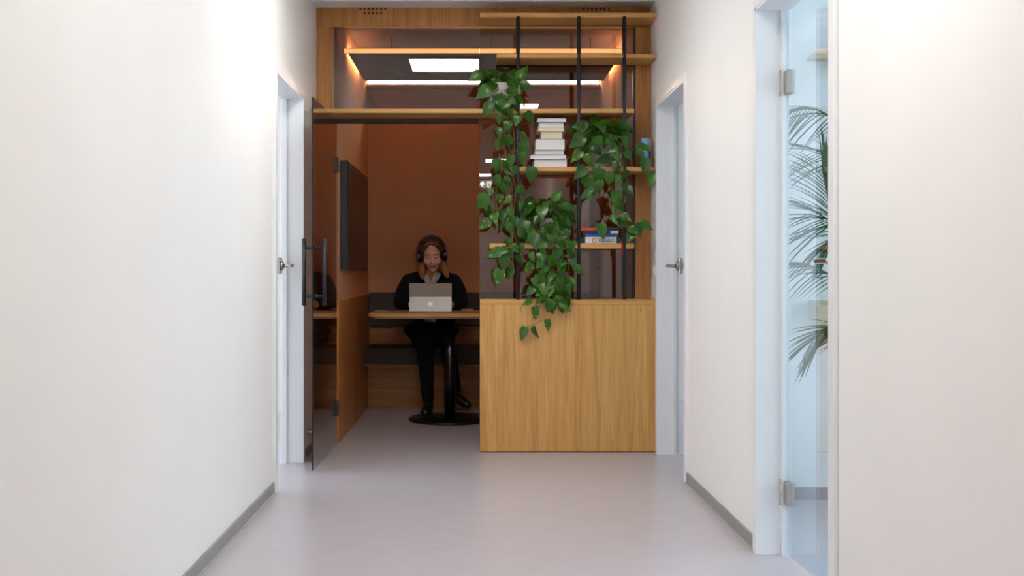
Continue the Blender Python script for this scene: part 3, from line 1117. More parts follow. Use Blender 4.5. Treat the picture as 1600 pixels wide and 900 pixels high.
# head
add_ball(bm, hp(0, .012, .036), (.072, .092, .088), HR, 28, 20)
add_ball(bm, hp(0, -.028, -.028), (.060, .060, .082), HR, 24, 18)
add_ball(bm, hp(0, -.048, -.076), (.045, .042, .036), HR)
add_ball(bm, hp(0, -.076, -.099), (.021, .017, .017), HR)
for s_ in (-1, 1):
    add_ball(bm, hp(s_ * .037, -.058, -.032), (.028, .027, .030), HR)
    add_ball(bm, hp(s_ * .030, -.072, .001), (.016, .012, .010), HR)
    add_ball(bm, hp(s_ * .011, -.098, -.041), (.008, .010, .007), HR)
    add_ball(bm, hp(s_ * .075, .012, -.008), (.010, .020, .030), HR)
add_limb(bm, [hp(0, -.084, .010), hp(0, -.096, -.014), hp(0, -.108, -.036)], [.008, .009, .0115])
add_limb(bm, [hp(-.046, -.068, .022), hp(-.02, -.082, .025), hp(0, -.084, .022), hp(.02, -.082, .025), hp(.046, -.068, .022)], [.009, .010, .008, .010, .009])
add_limb(bm, [hp(-.029, -.076, -.063), hp(0, -.090, -.069), hp(.029, -.076, -.063)], [.004, .0065, .004])
add_limb(bm, [hp(-.022, -.078, -.070), hp(0, -.089, -.079), hp(.022, -.078, -.070)], [.004, .0075, .004])
# neck and trunk
add_limb(bm, [hp(0, .035, -.05), wp(.006, 8.075, 1.085), wp(0, 8.11, 1.02)], [.042, .043, .056])
add_ball(bm, wp(0, 8.17, .90), (.135, .085, .17))
add_ball(bm, wp(0, 8.14, .995), (.14, .06, .055))
add_limb(bm, [wp(0, 8.2, .80), wp(0, 8.28, .60)], [.10, .11])
for s_ in (-1, 1):
    add_limb(bm, [SHO[s_], ELB[s_], WRI[s_]], [.040, .034, .024])
    add_limb(bm, [HIP[s_], KNEE[s_] + Vector((0, .02, -.01)), ANK[s_] + Vector((0, .004, 0)), ANK[s_] + Vector((0, .006, -.03))], [.070, .034, .024, .022])
    add_limb(bm, [ANK[s_] + Vector((0, .006, -.035)), TOE[s_] + Vector((0, .02, .004))], [.018, .014])
    # hand: palm and five fingers resting on the keys
    w0 = WRI[s_]
    pc = w0 + Vector((-s_ * .022, -.028, -.012))
    fw = Vector((-s_ * .45, -.87, -.1)).normalized()
    sd = Vector((fw.y, -fw.x, 0)).normalized() * s_
    # thumb lies on the inner side
    inner = Vector((-s_, 0.35, 0)).normalized()
    add_limb(bm, [w0, pc, pc + fw * .035], [.023, .026, .027])
    for k, (off, ln) in enumerate(((-.027, .056), (-.009, .066), (.009, .062), (.026, .050))):
        across = Vector((fw.y, -fw.x, 0)).normalized()
        b0 = pc + fw * .040 + across * off
        b1 = b0 + fw * ln * .5 + Vector((0, 0, .010))
        b2_ = b0 + fw * ln + Vector((0, 0, -.016))
        add_limb(bm, [b0, b1, b2_], [.0092, .0086, .0074], 10)
    t0 = pc + fw * .004 + inner * .022
    add_limb(bm, [t0, t0 + fw * .026 + inner * .014, t0 + fw * .05 + inner * .012 + Vector((0, 0, -.006))], [.0105, .0098, .0082], 10)
bm = fuse(bm, 0.0036, 3)
for f in bm.faces:
    q = HI @ (f.calc_center_median() - HC)
    ax = abs(q.x)
    f.smooth = True
    if q.y < -0.05:
        if ax < .029 and -.0865 + ax * .35 < q.z < -.0625 + ax * .12 and q.y < -.066:
            f.material_index = 1
        if .013 < ax < .050 and abs(q.z - (.0245 - max(0, ax - .034) * .5)) < .0030:
            f.material_index = 2
        if .016 < ax < .046 and abs(q.z - (-.0065 + (ax - .031) ** 2 * 14)) < .0026:
            f.material_index = 3
woman = link('person', bm, ['skin', 'lip', 'brow', 'lash'], None, True, origin=wp(0, 8.2, 0))
tag(woman, 'woman in a dark suit and headphones seated at the table, looking down at the laptop', 'person')

# shirt
bm = bmesh.new()
add_ball(bm, wp(0, 8.155, .90), (.150, .100, .17))
add_ball(bm, wp(0, 8.125, .985), (.145, .075, .07))
add_limb(bm, [wp(.004, 8.075, 1.02), wp(.006, 8.068, 1.052)], [.066, .055])
add_limb(bm, [wp(0, 8.2, .80), wp(0, 8.24, .63)], [.115, .128])
for s_ in (-1, 1):
    add_limb(bm, [WRI[s_] + (ELB[s_] - WRI[s_]) * .2, WRI[s_] + (ELB[s_] - WRI[s_]) * -.02], [.030, .031])
bm = fuse(bm, 0.006, 4)
# neck opening
dele = [f for f in bm.faces if f.calc_center_median().y < 8.06 and abs(f.calc_center_median().x - WX) < (f.calc_center_median().z - 1.0) * .42 and f.calc_center_median().z > 1.0]
bmesh.ops.delete(bm, geom=dele, context='FACES')
shirt = link('shirt', bm, 'shirt_cloth', woman, True)
for s_ in (-1, 1):
    bm = bmesh.new()
    pts = [wp(.008 + s_ * .054, 8.06, 1.088), wp(.004 + s_ * .034, 8.018, 1.055), wp(.002 + s_ * .006, 7.99, 1.006), wp(.002 + s_ * .034, 7.985, .985), wp(.004 + s_ * .058, 8.012, 1.03), wp(.008 + s_ * .072, 8.06, 1.07)]
    vs = [bm.verts.new(p_) for p_ in pts]
    bm.faces.new((vs[0], vs[1], vs[4], vs[5]))
    bm.faces.new((vs[1], vs[2], vs[3], vs[4]))
    bmesh.ops.solidify(bm, geom=bm.faces[:], thickness=0.004)
    bmesh.ops.recalc_face_normals(bm, faces=bm.faces)
    link('collar', bm, 'shirt_cloth', shirt)

# blazer with an open front
bm = bmesh.new()
add_ball(bm, wp(0, 8.16, .89), (.168, .118, .19))
add_ball(bm, wp(0, 8.135, .985), (.178, .088, .078))
add_limb(bm, [wp(-.15, 8.13, 1.018), wp(-.06, 8.11, 1.052), wp(.06, 8.11, 1.052), wp(.15, 8.13, 1.018)], [.055, .040, .040, .055])
add_limb(bm, [wp(0, 8.2, .80), wp(0, 8.25, .62)], [.13, .155])
add_ball(bm, wp(0, 8.17, .625), (.215, .20, .085))
for s_ in (-1, 1):
    add_limb(bm, [SHO[s_], (SHO[s_] + ELB[s_]) / 2 + Vector((s_ * .012, 0, 0)), ELB[s_], WRI[s_] + (ELB[s_] - WRI[s_]) * .16], [.062, .058, .052, .038])
bm = fuse(bm, 0.006, 4)
dele = []
for f in bm.faces:
    c = f.calc_center_median()
    x = c.x - WX
    if f.normal.y < 0.25 and c.y < 8.14 and c.z > .80 and abs(x) < .010 + (c.z - .80) * .16 and c.z < 1.2:
        dele.append(f)
    elif f.normal.y < 0 and c.y < 8.16 and .695 < c.z < .74 and abs(x + .01) < .045:
        dele.append(f)
bmesh.ops.delete(bm, geom=dele, context='FACES')
bl = link('blazer', bm, 'navy_cloth', woman, True)
md = bl.modifiers.new('cloth', 'SOLIDIFY')
md.thickness = 0.004
for s_ in (-1, 1):
    bm = bmesh.new()
    pts = [wp(s_ * .062, 8.05, 1.085), wp(s_ * .050, 8.022, 1.03), wp(s_ * .022, 8.026, .90), wp(s_ * .052, 8.026, .93), wp(s_ * .092, 8.036, 1.0), wp(s_ * .082, 8.052, 1.01), wp(s_ * .098, 8.07, 1.06)]
    vs = [bm.verts.new(p_) for p_ in pts]
    bm.faces.new((vs[0], vs[1], vs[5], vs[6]))
    bm.faces.new((vs[1], vs[2], vs[3], vs[4], vs[5]))
    bmesh.ops.solidify(bm, geom=bm.faces[:], thickness=0.004)
    bmesh.ops.recalc_face_normals(bm, faces=bm.faces)
    link('lapel', bm, 'navy_cloth', bl)

# trousers
bm = bmesh.new()
add_ball(bm, wp(0, 8.30, .60), (.165, .12, .10))
for s_ in (-1, 1):
    kn_ = KNEE[s_]
    low = ANK[s_] + (kn_ - ANK[s_]) * .06
    add_limb(bm, [HIP[s_], (HIP[s_] + kn_) / 2, kn_, kn_ + (low - kn_) * .3, low], [.092, .084, .068, .060, .046])
bm = fuse(bm, 0.006, 4)
link('trousers', bm, 'black_cloth', woman, True)
# shoes
for s_ in (-1, 1):
    bm = bmesh.new()
    a, t = ANK[s_], TOE[s_]
    heel = Vector((a.x, a.y + .035, max(.028, a.z - .07)))
    if s_ > 0:
        heel = a + Vector((-.035, .02, -.045))
    add_limb(bm, [heel, (heel + t) / 2 + Vector((0, 0, .010)), t + Vector((0, 0, .008))], [.032, .036, .034])
    add_limb(bm, [a + (KNEE[s_] - a) * .16, a, (a + heel) / 2 + Vector((0, -.006, 0))], [.040, .042, .040])
    bm = fuse(bm, 0.005, 3)
    if s_ < 0:
        for v in bm.verts:
            v.co.z = max(v.co.z, 0.003)
    sh = link('shoe', bm, 'shoe_leather', woman, True)
    bm = bmesh.new()
    for k in range(3):
        c = a + (t - a) * (.25 + .14 * k) + Vector((0, -.012, .028 - .004 * k))
        add_tube(bm, smoothpath([c + Vector((-.024, .012, -.008)), c, c + Vector((.024, .012, -.008))], 4), 0.0022, 6)
    c = a + (t - a) * .25 + Vector((0, -.02, .03))
    for k in (-1, 1):
        add_tube(bm, smoothpath([c, c + Vector((k * .02, -.01, .012)), c + Vector((k * .036, -.008, -.002)), c + Vector((k * .016, -.008, -.006)), c], 4), 0.0018, 6)
    link('laces', bm, 'black_cloth', sh)

# hair
bm = bmesh.new()
add_ball(bm, hp(0, .028, .052), (.084, .092, .086), HR, 28, 20)
add_limb(bm, [hp(0, .07, .05), hp(0, .085, -.04), hp(0, .07, -.12)], [.072, .066, .05])
for s_ in (-1, 1):
    add_limb(bm, [hp(-.012, -.058, .112), hp(s_ * .040, -.062, .092), hp(s_ * .069, -.038, .050), hp(s_ * .072, -.006, .005)], [.012, .019, .019, .018])
    add_limb(bm, [hp(s_ * .072, -.01, .05), hp(s_ * .074, .02, -.02), hp(s_ * .080, .008, -.08), hp(s_ * (.092 if s_ > 0 else .086), -.004, -.135), hp(s_ * (.106 if s_ > 0 else .084), -.012, -.175)], [.022, .027, .031, .028, .014])
    add_limb(bm, [hp(s_ * .066, .04, -.02), hp(s_ * .075, .03, -.10), hp(s_ * (.094 if s_ > 0 else .07), .01, -.165)], [.036, .036, .016])
bm = fuse(bm, 0.004, 3)
link('hair', bm, 'hair', woman, True)

# headphones
hd = thing('headphones', 'black over-ear headphones with silver rings on the woman\'s head', 'headphones', tuple(hp(0, 0, -.05)))
bm = bmesh.new()
pts = [hp(.106 * math.cos(t), -.002, .008 + .134 * math.sin(t)) for t in [math.pi * k / 20 for k in range(21)]]
add_tube(bm, pts, [.0075] * 21, 10, flat=1.6)
link('headband', bm, 'black_metal', hd)
for s_ in (-1, 1):
    bm = bmesh.new()
    ax = Vector((1, 0, 0))
    add_tube(bm, [hp(s_ * x_, -.012, -.006) for x_ in (.070, .078, .104, .114, .120)], [.034, .043, .044, .039, .024], 24)
    cup = link('ear_cup', bm, 'black_gloss', hd)
    bm = bmesh.new()
    ring = [hp(s_ * .110, -.012 + .0432 * math.cos(t), -.006 + .0432 * math.sin(t)) for t in [2 * math.pi * k / 24 for k in range(25)]]
    add_tube(bm, ring, [.0028] * 25, 8, caps=False)
    link('metal_ring', bm, 'chrome', cup)
    bm = bmesh.new()
    add_tube(bm, [hp(s_ * .107, -.006, .026), hp(s_ * .107, -.002, .05)], [.005, .005], 10)
    add_ball(bm, hp(s_ * .108, -.010, .046), .006, None, 10, 8)
    link('yoke', bm, 'chrome', cup)

# ------------------------------------------------------------------ books
def book(label, x0, x1, y0, y1, z0, z1, pages, cover, group, spine_front=False, name='book', cover_t=0.0016):
    b = thing(name, label, 'book', ((x0 + x1) / 2, (y0 + y1) / 2, z0), group)
    inset = 0.003
    if spine_front:
        box('page_block', x0 + inset, x1 - inset, y0 + 0.004, y1 - inset, z0 + cover_t, z1 - cover_t, pages, b)
    else:
        bm_ = bmesh.new()
        # pages fan slightly: the fore edge is a shallow hollow
        nseg = 6
        lay = []
        for k in range(nseg + 1):
            z_ = z0 + cover_t + (z1 - z0 - 2 * cover_t) * k / nseg
            yy = y0 + inset + 0.003 * math.sin(math.pi * k / nseg)
            lay.append([bm_.verts.new((x_, y_, z_)) for x_, y_ in ((x0 + inset, yy), (x1 - inset, yy), (x1 - inset, y1 - 0.004), (x0 + inset, y1 - 0.004))])
        for a_, b_ in zip(lay, lay[1:]):
            for k in range(4):
                bm_.faces.new((a_[k], a_[(k + 1) % 4], b_[(k + 1) % 4], b_[k]))
        bm_.faces.new(list(reversed(lay[0])))
        bm_.faces.new(lay[-1])
        link('page_block', bm_, pages, b)
    bm_ = bmesh.new()
    add_box(bm_, x0, x1, y0, y1, z0, z0 + cover_t)
    add_box(bm_, x0, x1, y0, y1, z1 - cover_t, z1)
    if spine_front:
        add_box(bm_, x0, x1, y0, y0 + 0.003, z0, z1, 0.0006)
    else:
        add_box(bm_, x0, x1, y1 - 0.003, y1, z0, z1, 0.0006)
    link('cover', bm_, cover, b)
    return b


plain('cover_white', rgb(222, 220, 224), 0.5, noise=0.02, nscale=60)
plain('cover_slate', rgb(92, 92, 104), 0.5, noise=0.04, nscale=60)
plain('cover_dark', rgb(48, 34, 38), 0.5, noise=0.04, nscale=60)
plain('cover_navy', rgb(30, 44, 96), 0.4, noise=0.05, nscale=60)
plain('cover_blue', rgb(44, 88, 160), 0.4, noise=0.05, nscale=60)
plain('cover_teal', rgb(34, 74, 84), 0.4, noise=0.05, nscale=60)
plain('cover_orange', rgb(226, 92, 48), 0.45, noise=0.04, nscale=60)
plain('cover_forest', rgb(28, 46, 40), 0.45, noise=0.04, nscale=60)
plain('cover_sky', rgb(84, 172, 222), 0.4, noise=0.03, nscale=60)
plain('cover_rose', rgb(196, 172, 176), 0.45, noise=0.05, nscale=60)
plain('ink_violet', rgb(78, 62, 128), 0.5, noise=0.05, nscale=60)
plain('ink_orange', rgb(226, 128, 76), 0.5, noise=0.05, nscale=60)
plain('ink_grey', rgb(92, 96, 116), 0.5, noise=0.05, nscale=60)
plain('ribbon_red', rgb(206, 44, 44), 0.5, noise=0.05, nscale=60)

YS = 6.355
z = SH['s4']
st = [(834, 886.5, 248.3, 260.3, 'paper', 'cover_white', 0, 'thick white book at the bottom of the tall white stack'),
      (828, 885, 241.0, 248.3, 'paper', 'cover_dark', -0.012, 'thin wide book sticking out left, second from the bottom of the white stack'),
      (835.5, 882, 233.2, 241.0, 'paper', 'cover_white', 0.008, 'pale lilac-white book third from the bottom of the white stack'),
      (836.5, 883, 216.3, 233.2, 'paper', 'cover_slate', 0.0, 'thickest block-like book in the middle of the white stack'),
      (845, 879.5, 204.3, 216.3, 'paper_cream', 'cover_white', 0.014, 'small cream-paged book with rounded edge in the white stack'),
      (840.5, 882, 197.4, 204.3, 'paper_cream', 'cover_white', 0.0, 'ivory book third from the top of the white stack'),
      (842, 881.5, 190.6, 197.4, 'paper', 'cover_white', 0.006, 'white book second from the top of the white stack'),
      (839, 885, 183.8, 190.6, 'paper', 'cover_slate', -0.006, 'topmost book of the white stack, under the long shelf')]
for (u0, u1, v0, v1, pg, cv, dy, lab) in st:
    h_ = (v1 - v0) / F * YS
    book(lab, at(u0, 0, YS).x, at(u1, 0, YS).x, YS + dy, YS + dy + 0.165, z + 0.0002, z + h_, pg, cv, 'white book stack')
    z += h_

z5 = SH['s5']
g5 = 'coloured books on the low shelf'


def b5(lab, u0, u1, z0, z1, dy, cv, dep=0.15):
    return book(lab, at(u0, 0, YS).x, at(u1, 0, YS).x, YS + dy, YS + dy + dep, z0, z1, 'paper', cv, g5, True)


px = YS / F
bk = b5('dark teal book at the bottom, its red ribbon hanging over the shelf edge', 906.5, 970, z5 + .0002, z5 + 9.5 * px, 0.02, 'cover_teal', 0.165)
bm = bmesh.new()
xr = at(972, 0, YF).x
rib = [(xr - .02, YS + .03, z5 + .012), (xr - .004, YF + .012, z5 + .006), (xr, YF - .003, z5 + .003), (xr + .001, YF - .0045, z5 - .03), (xr - .002, YF - .004, z5 - .072)]
w_ = 0.005
va = [bm.verts.new((q[0] - w_, q[1], q[2])) for q in rib]
vb = [bm.verts.new((q[0] + w_, q[1], q[2] - .002)) for q in rib]
for k in range(len(rib) - 1):
    bm.faces.new((va[k], vb[k], vb[k + 1], va[k + 1]))
bmesh.ops.solidify(bm, geom=bm.faces[:], thickness=0.0006)
link('ribbon', bm, 'ribbon_red', bk)
bw = b5('white-spined book with a round orange emblem on the low shelf', 914.5, 963, z5 + .0002, z5 + 10 * px, -0.006, 'cover_white', 0.0255)
yw = YS - 0.006
c = at(928.5, 375.5, yw)
bm = bmesh.new()
ring = [(c.x + .011 * math.cos(t), yw - .0003, c.z + .0125 * math.sin(t)) for t in [2 * math.pi * k / 16 for k in range(17)]]
add_tube(bm, ring, [.0034] * 17, 6, caps=False)
link('emblem', bm, 'ink_orange', bw)
for (u0, u1, v0, v1) in ((935, 961, 373.2, 374.6), (935.5, 961.5, 376.0, 377.8)):
    bm = bmesh.new()
    random.seed(int(v0))
    u = u0
    while u < u1:
        wdt = random.uniform(1.2, 3.4)
        a, b_ = at(u, v1, yw), at(min(u + wdt, u1), v0, yw)
        add_box(bm, a.x, b_.x, yw - .0005, yw + .0004, a.z, b_.z)
        u += wdt + 0.9
    link('spine_print', bm, 'ink_grey', bw)
zz = z5 + 10.2 * px
b5('thin blue book lying on the white-spined book', 914.5, 966, zz, zz + 4.2 * px, 0.0, 'cover_blue')
zz += 4.3 * px
bn_ = b5('navy blue book with a white spine patch on the low shelf', 913.5, 967, zz, zz + 5.6 * px, 0.006, 'cover_navy')
yy_ = YS + 0.006
a, b_ = at(954, 0, yy_), at(966, 0, yy_)
box('spine_patch', a.x, b_.x, yy_ - .0006, yy_ + .0004, zz + .004, zz + .0185, 'cover_white', bn_)
zz += 5.7 * px
b5('orange-red book lying on top of the navy book behind the black rod', 904.5, 931, zz, zz + 4.6 * px, 0.02, 'cover_orange', 0.12)
b5('dark green book lying on top of the navy book behind the leaves', 941, 967, zz, zz + 5.2 * px, 0.0, 'cover_forest', 0.12)

# the standing light blue book at the right end of the shelf
z4 = SH['s4']
bb = thing('book', 'light blue book with a violet star on its cover standing at the shelf end', 'book', (1.024, 6.40, z4))
bb.rotation_euler = (0, 0, math.radians(-27))
hB = 46 / F * 6.38


def part_local(name, x0, x1, y0, y1, z0, z1, mat, bev=0.0):
    o_ = box(name, x0, x1, y0, y1, z0, z1, mat, None, bev)
    q_ = o_.location.copy()
    o_.parent = bb
    o_.location = q_
    return o_


part_local('page_block', -.016, .016, -.020, .055, .002, hB - .003, 'paper')
part_local('spine', -.019, .019, -.024, -.020, 0.0, hB, 'cover_sky', .0008)
part_local('cover', .0162, .0188, -.0199, .058, 0.0, hB, 'cover_rose')
part_local('cover', -.0188, -.0162, -.0199, .058, 0.0, hB, 'cover_sky')
part_local('spine_print', -.001, .003, -.0246, -.0238, hB * .5, hB * .92, 'cover_white')
part_local('spine_print', -.001, .003, -.0246, -.0238, hB * .08, hB * .3, 'cover_white')
bm = bmesh.new()
star = []
for k in range(10):
    t = math.pi / 2 + k * math.pi / 5
    rr_ = .05 if k % 2 == 0 else .018
    star.append(bm.verts.new((.0190, .019 + rr_ * .7 * math.cos(t), hB * .5 + rr_ * math.sin(t))))
bm.faces.new(star)
bmesh.ops.solidify(bm, geom=bm.faces[:], thickness=0.0006)
o_ = link('star_print', bm, 'ink_violet')
q_ = o_.location.copy()
o_.parent = bb
o_.location = q_

# ------------------------------------------------------------------ trailing pothos plants
def leaf_mesh(name, width, fold, droop, mat, tipbend):
    """heart shaped blade of unit length, base at the origin, tip towards +Y, face towards +Z"""
    prof = [(-.10, .16), (-.06, .30), (.06, .42), (.22, .47), (.40, .43), (.58, .33), (.76, .19), (.90, .08), (1.0, 0.0)]
    verts, faces = [], []
    def zz_(x, y):
        return abs(x) * fold - droop * max(0, y) ** 2 + tipbend * math.sin(y * 3.0) * x * .3
    nC = []
    for y, w in prof:
        yc = max(y, 0.0)
        nC.append(len(verts))
        verts.append((0, yc, zz_(0, yc) - .012))
    for s_ in (-1, 1):
        idx, idm = [], []
        for y, w in prof[:-1]:
            w = w * width
            idm.append(len(verts))
            verts.append((s_ * w * .5, y * .6 + max(y, 0) * .4, zz_(s_ * w * .5, y)))
            idx.append(len(verts))
            verts.append((s_ * w, y, zz_(s_ * w, y) - .02))
        for k in range(len(prof) - 2):
            q1 = (nC[k], idm[k], idm[k + 1], nC[k + 1])
            q2 = (idm[k], idx[k], idx[k + 1], idm[k + 1])
            for q_ in (q1, q2):
                faces.append(q_ if s_ > 0 else tuple(reversed(q_)))
        k = len(prof) - 2
        q1 = (nC[k], idm[k], nC[k + 1])
        q2 = (idm[k], idx[k], nC[k + 1])
        for q_ in (q1, q2):
            faces.append(q_ if s_ > 0 else tuple(reversed(q_)))
    me_ = bpy.data.meshes.new(name)
    me_.from_pydata(verts, [], faces)
    me_.update()
    for p_ in me_.polygons:
        p_.use_smooth = True
    me_.materials.append(M[mat])
    return me_


LEAVES = [leaf_mesh('leaf', .82, .26, .26, 'leaf_green', .7), leaf_mesh('leaf', .70, .42, .36, 'leaf_green', -.8),
          leaf_mesh('leaf', .90, .16, .46, 'leaf_green', 1.1), leaf_mesh('leaf', .74, .34, .12, 'leaf_green', -.4),
          leaf_mesh('leaf', .76, .28, .30, 'leaf_variegated', .5)]


def put_leaf(plant, base, tip, nrm, size, kind=None):
    tip = Vector(tip).normalized()
    nrm = Vector(nrm)
    nrm = (nrm - tip * nrm.dot(tip))
    if nrm.length < 1e-3:
        nrm = Vector((0, -1, 0))
    nrm.normalize()
    xa = tip.cross(nrm).normalized()
    rot = Matrix((xa, tip, nrm)).transposed()
    if kind is None:
        kind = random.choice((0, 0, 1, 1, 2, 3, 3, 3, 0, 4)) if random.random() < .85 else 2
    o_ = bpy.data.objects.new('leaf', LEAVES[kind])
    C.objects.link(o_)
    o_.parent = plant
    o_.matrix_local = Matrix.Translation(Vector(base) - wpos(plant)) @ rot.to_4x4() @ Matrix.Diagonal((size, size, size, 1))
    return o_


SHELF_Z = [(SH[k] - .03, SH[k]) for k in SH]


def clear_y(p_, r=.014):
    """keep growth in front of boards and rods"""
    p_ = Vector(p_)
    return p_


def pothos(label, loc, pot_fn, crown, nleaf, vines, extras, seed, lsize=.085):
    random.seed(seed)
    pl = thing('potted_pothos', label, 'plant', loc, 'trailing pothos on the shelves')
    pot_fn(pl)
    stem = bmesh.new()
    top = Vector(loc) + Vector((0, 0, crown[4]))
    cu, cv, ru, rv = crown[:4]
    yc = loc[1] - .02
    # bushy crown
    for k in range(nleaf):
        a_ = random.uniform(0, 2 * math.pi)
        rr_ = math.sqrt(random.uniform(.05, 1))
        u, v = cu + ru * rr_ * math.cos(a_), cv + rv * rr_ * math.sin(a_)
        Y = yc + random.uniform(-.10, .05)
        base = at(u, v, Y)
        out = Vector((math.cos(a_) * .9 * rr_ + random.uniform(-.35, .35), random.uniform(-.5, .1), -math.sin(a_) * .35 * rr_ - .55 + random.uniform(-.25, .35)))
        nrm = Vector((random.uniform(-.7, .7), -1, random.uniform(.0, 1.6)))
        sz = lsize * random.uniform(.75, 1.2)
        put_leaf(pl, base, out, nrm, sz)
        m_ = (base + top) / 2 + Vector((0, 0, .03))
        add_tube(stem, smoothpath([top, m_, base], 3), .0018, 5)
    for pts, n_leaf, spread in vines:
        path = smoothpath([top] + [at(*q) for q in pts], 7)
        add_tube(stem, path, .0022, 5)
        start = 6
        for k in range(n_leaf):
            i = start + (len(path) - 1 - start) * (k + random.uniform(-.2, .2)) / max(1, n_leaf - 1)
            i = int(max(start, min(len(path) - 1, i)))
            p0 = path[i]
            sd_ = 1 if k % 2 else -1
            pet = Vector((sd_ * random.uniform(.3, 1) * spread, random.uniform(-.03, 0), random.uniform(-.02, .018)))
            base = p0 + pet
            add_tube(stem, [p0, p0 + pet * .5 + Vector((0, -.004, .008)), base], .0014, 5)
            tip = Vector((sd_ * random.uniform(-.4, 1.0), random.uniform(-.5, .2), -1 + random.uniform(-.1, .7)))
            nrm = Vector((random.uniform(-.9, .9), -1, random.uniform(-.3, 1.0)))
            put_leaf(pl, base, tip, nrm, lsize * random.uniform(.68, 1.08))
    for (u, v, Y, du, dv, px_, kind, stem_to) in extras:
        base = at(u, v, Y)
        tip = Vector((du, random.uniform(-.25, -.05), -dv))
        put_leaf(pl, base, tip, Vector((random.uniform(-.2, .2), -1, .35)), px_ / F * Y, kind)
        if stem_to:
            q = at(*stem_to)
            add_tube(stem, smoothpath([q, (q + base) / 2 + Vector((0, -.005, .008)), base], 4), .0016, 5)
    for f in stem.faces:
        f.smooth = True
    link('stems', stem, 'vine_stem', pl)
    return pl


def pot(r0, r1, h_, mat):
    def fn(pl):
        bm_ = bmesh.new()
        add_lathe(bm_, wpos(pl), [(r0 * .96, 0.0005), (r0, .004), (r1, h_ - .002), (r1, h_), (r1 - .006, h_), (r1 - .008, h_ - .02)], 36)
        p_ = link('pot', bm_, mat, pl)
        bm_ = bmesh.new()
        c_ = wpos(pl)
        add_lathe(bm_, (c_.x, c_.y, c_.z + h_ - .022), [(r1 - .010, 0), (r1 - .010, .006), (.001, .009)], 24)
        link('soil', bm_, 'soil', pl)
    return fn


YP = 6.435
YV = 6.295
a = at(782, 0, YP)
pothos('pothos in a white pot on the long upper shelf, vines trailing left of the books', (a.x, YP, SH['s3'] + .0005), pot(.055, .075, .165, 'pot_white'),
       (786, 122, 28, 19, .15), 46,
       [([(786, 150, YV), (788, 180, YV), (785, 212, YV), (788, 250, YV), (777, 285, YV), (776, 320, YV), (782, 345, YV)], 20, .045),
        ([(795, 150, YV), (800, 185, YV), (804, 225, YV), (800, 262, YV), (806, 300, YV), (802, 335, YV), (804, 362, YV), (809, 392, YV)], 21, .045),
        ([(800, 360, YV), (795, 380, YV), (800, 400, YV), (803, 420, YV)], 5, .03)],
       [(752, 116, YV, -.9, .35, 24, 0, (772, 128, 6.36)), (766, 138, YV, -.9, .45, 26, 2, (775, 140, 6.36)), (768, 152, YV, .15, 1, 22, 1, (778, 140, 6.36)),
        (766, 162, YV, -.5, 1, 24, 0, (775, 150, 6.34)), (778, 163, YV, .7, .7, 26, 1, (782, 150, 6.34)), (797, 150, YV, .5, .8, 26, 2, (792, 140, 6.34)),
        (812, 122, YV, .5, -.9, 24, 1, (800, 130, 6.36)), (814, 130, YV, 1, .3, 20, 3, (800, 130, 6.36)), (822, 176, YV, .5, .6, 22, 2, (806, 178, YV)),
        (760, 306, YV, -.4, .5, 26, 2, (777, 300, YV)), (765, 345, YV, -.6, .4, 22, 4, (780, 340, YV)), (782, 422, YV, -.3, 1, 28, 4, (803, 428, YV)),
        (783, 392, YV, -1, .35, 25, 4, (800, 388, YV)), (790, 400, YV, -.2, 1, 26, 0, (802, 395, YV)), (832, 262, YV, -.2, .9, 24, 2, (812, 255, YV)),
        (818, 222, YV, .1, 1, 26, 0, (806, 215, YV))], 11, .080)

a = at(938, 0, YP)
pothos('pothos in a beige-grey pot, its vines hanging over the right end of the books', (a.x, YP, SH['s4'] + .0005), pot(.074, .094, .185, 'pot_grey'),
       (940, 205, 39, 22, .17), 54,
       [([(962, 215, YV), (972, 245, YV), (974, 275, YV), (968, 300, YV), (972, 330, YV), (974, 355, YV)], 14, .040),
        ([(950, 225, YV), (958, 255, YV), (962, 285, YV), (958, 318, YV), (964, 345, YV)], 10, .040),
        ([(925, 225, YV), (920, 250, YV), (926, 275, YV), (932, 300, YV)], 7, .045),
        ([(970, 215, YV), (984, 232, YV), (998, 234, YV), (1003, 226, YV)], 3, .02)],
       [(912, 213, YV, -.8, .5, 27, 2, (922, 215, 6.34)), (908, 236, YV, -.6, .6, 24, 4, (903, 228, YV)), (914, 262, YV, -.6, .6, 25, 0, (922, 262, YV)),
        (918, 276, YV, .1, .6, 26, 2, (926, 275, YV)), (938, 265, YV, -.2, .8, 26, 2, (930, 262, YV)), (928, 296, YV, -.8, .5, 26, 1, (940, 295, YV)),
        (1003, 228, YV, .8, .4, 18, 4, (1002, 226, YV)), (1009, 248, YV, -.1, 1, 27, 3, (1003, 230, YV)), (1020, 272, YV, -.2, 1, 24, 3, (1009, 262, YV)),
        (1002, 348, YV, .9, .55, 22, 3, (978, 352, YV)), (994, 350, YV, .4, 1, 22, 0, (976, 350, YV)), (988, 362, YV, -.4, .8, 22, 3, (976, 352, YV)),
        (938, 350, YV, .2, 1, 26, 3, (948, 338, YV)), (900, 232, YV, -.3, .4, 1, 0, None)][:13], 23, .082)

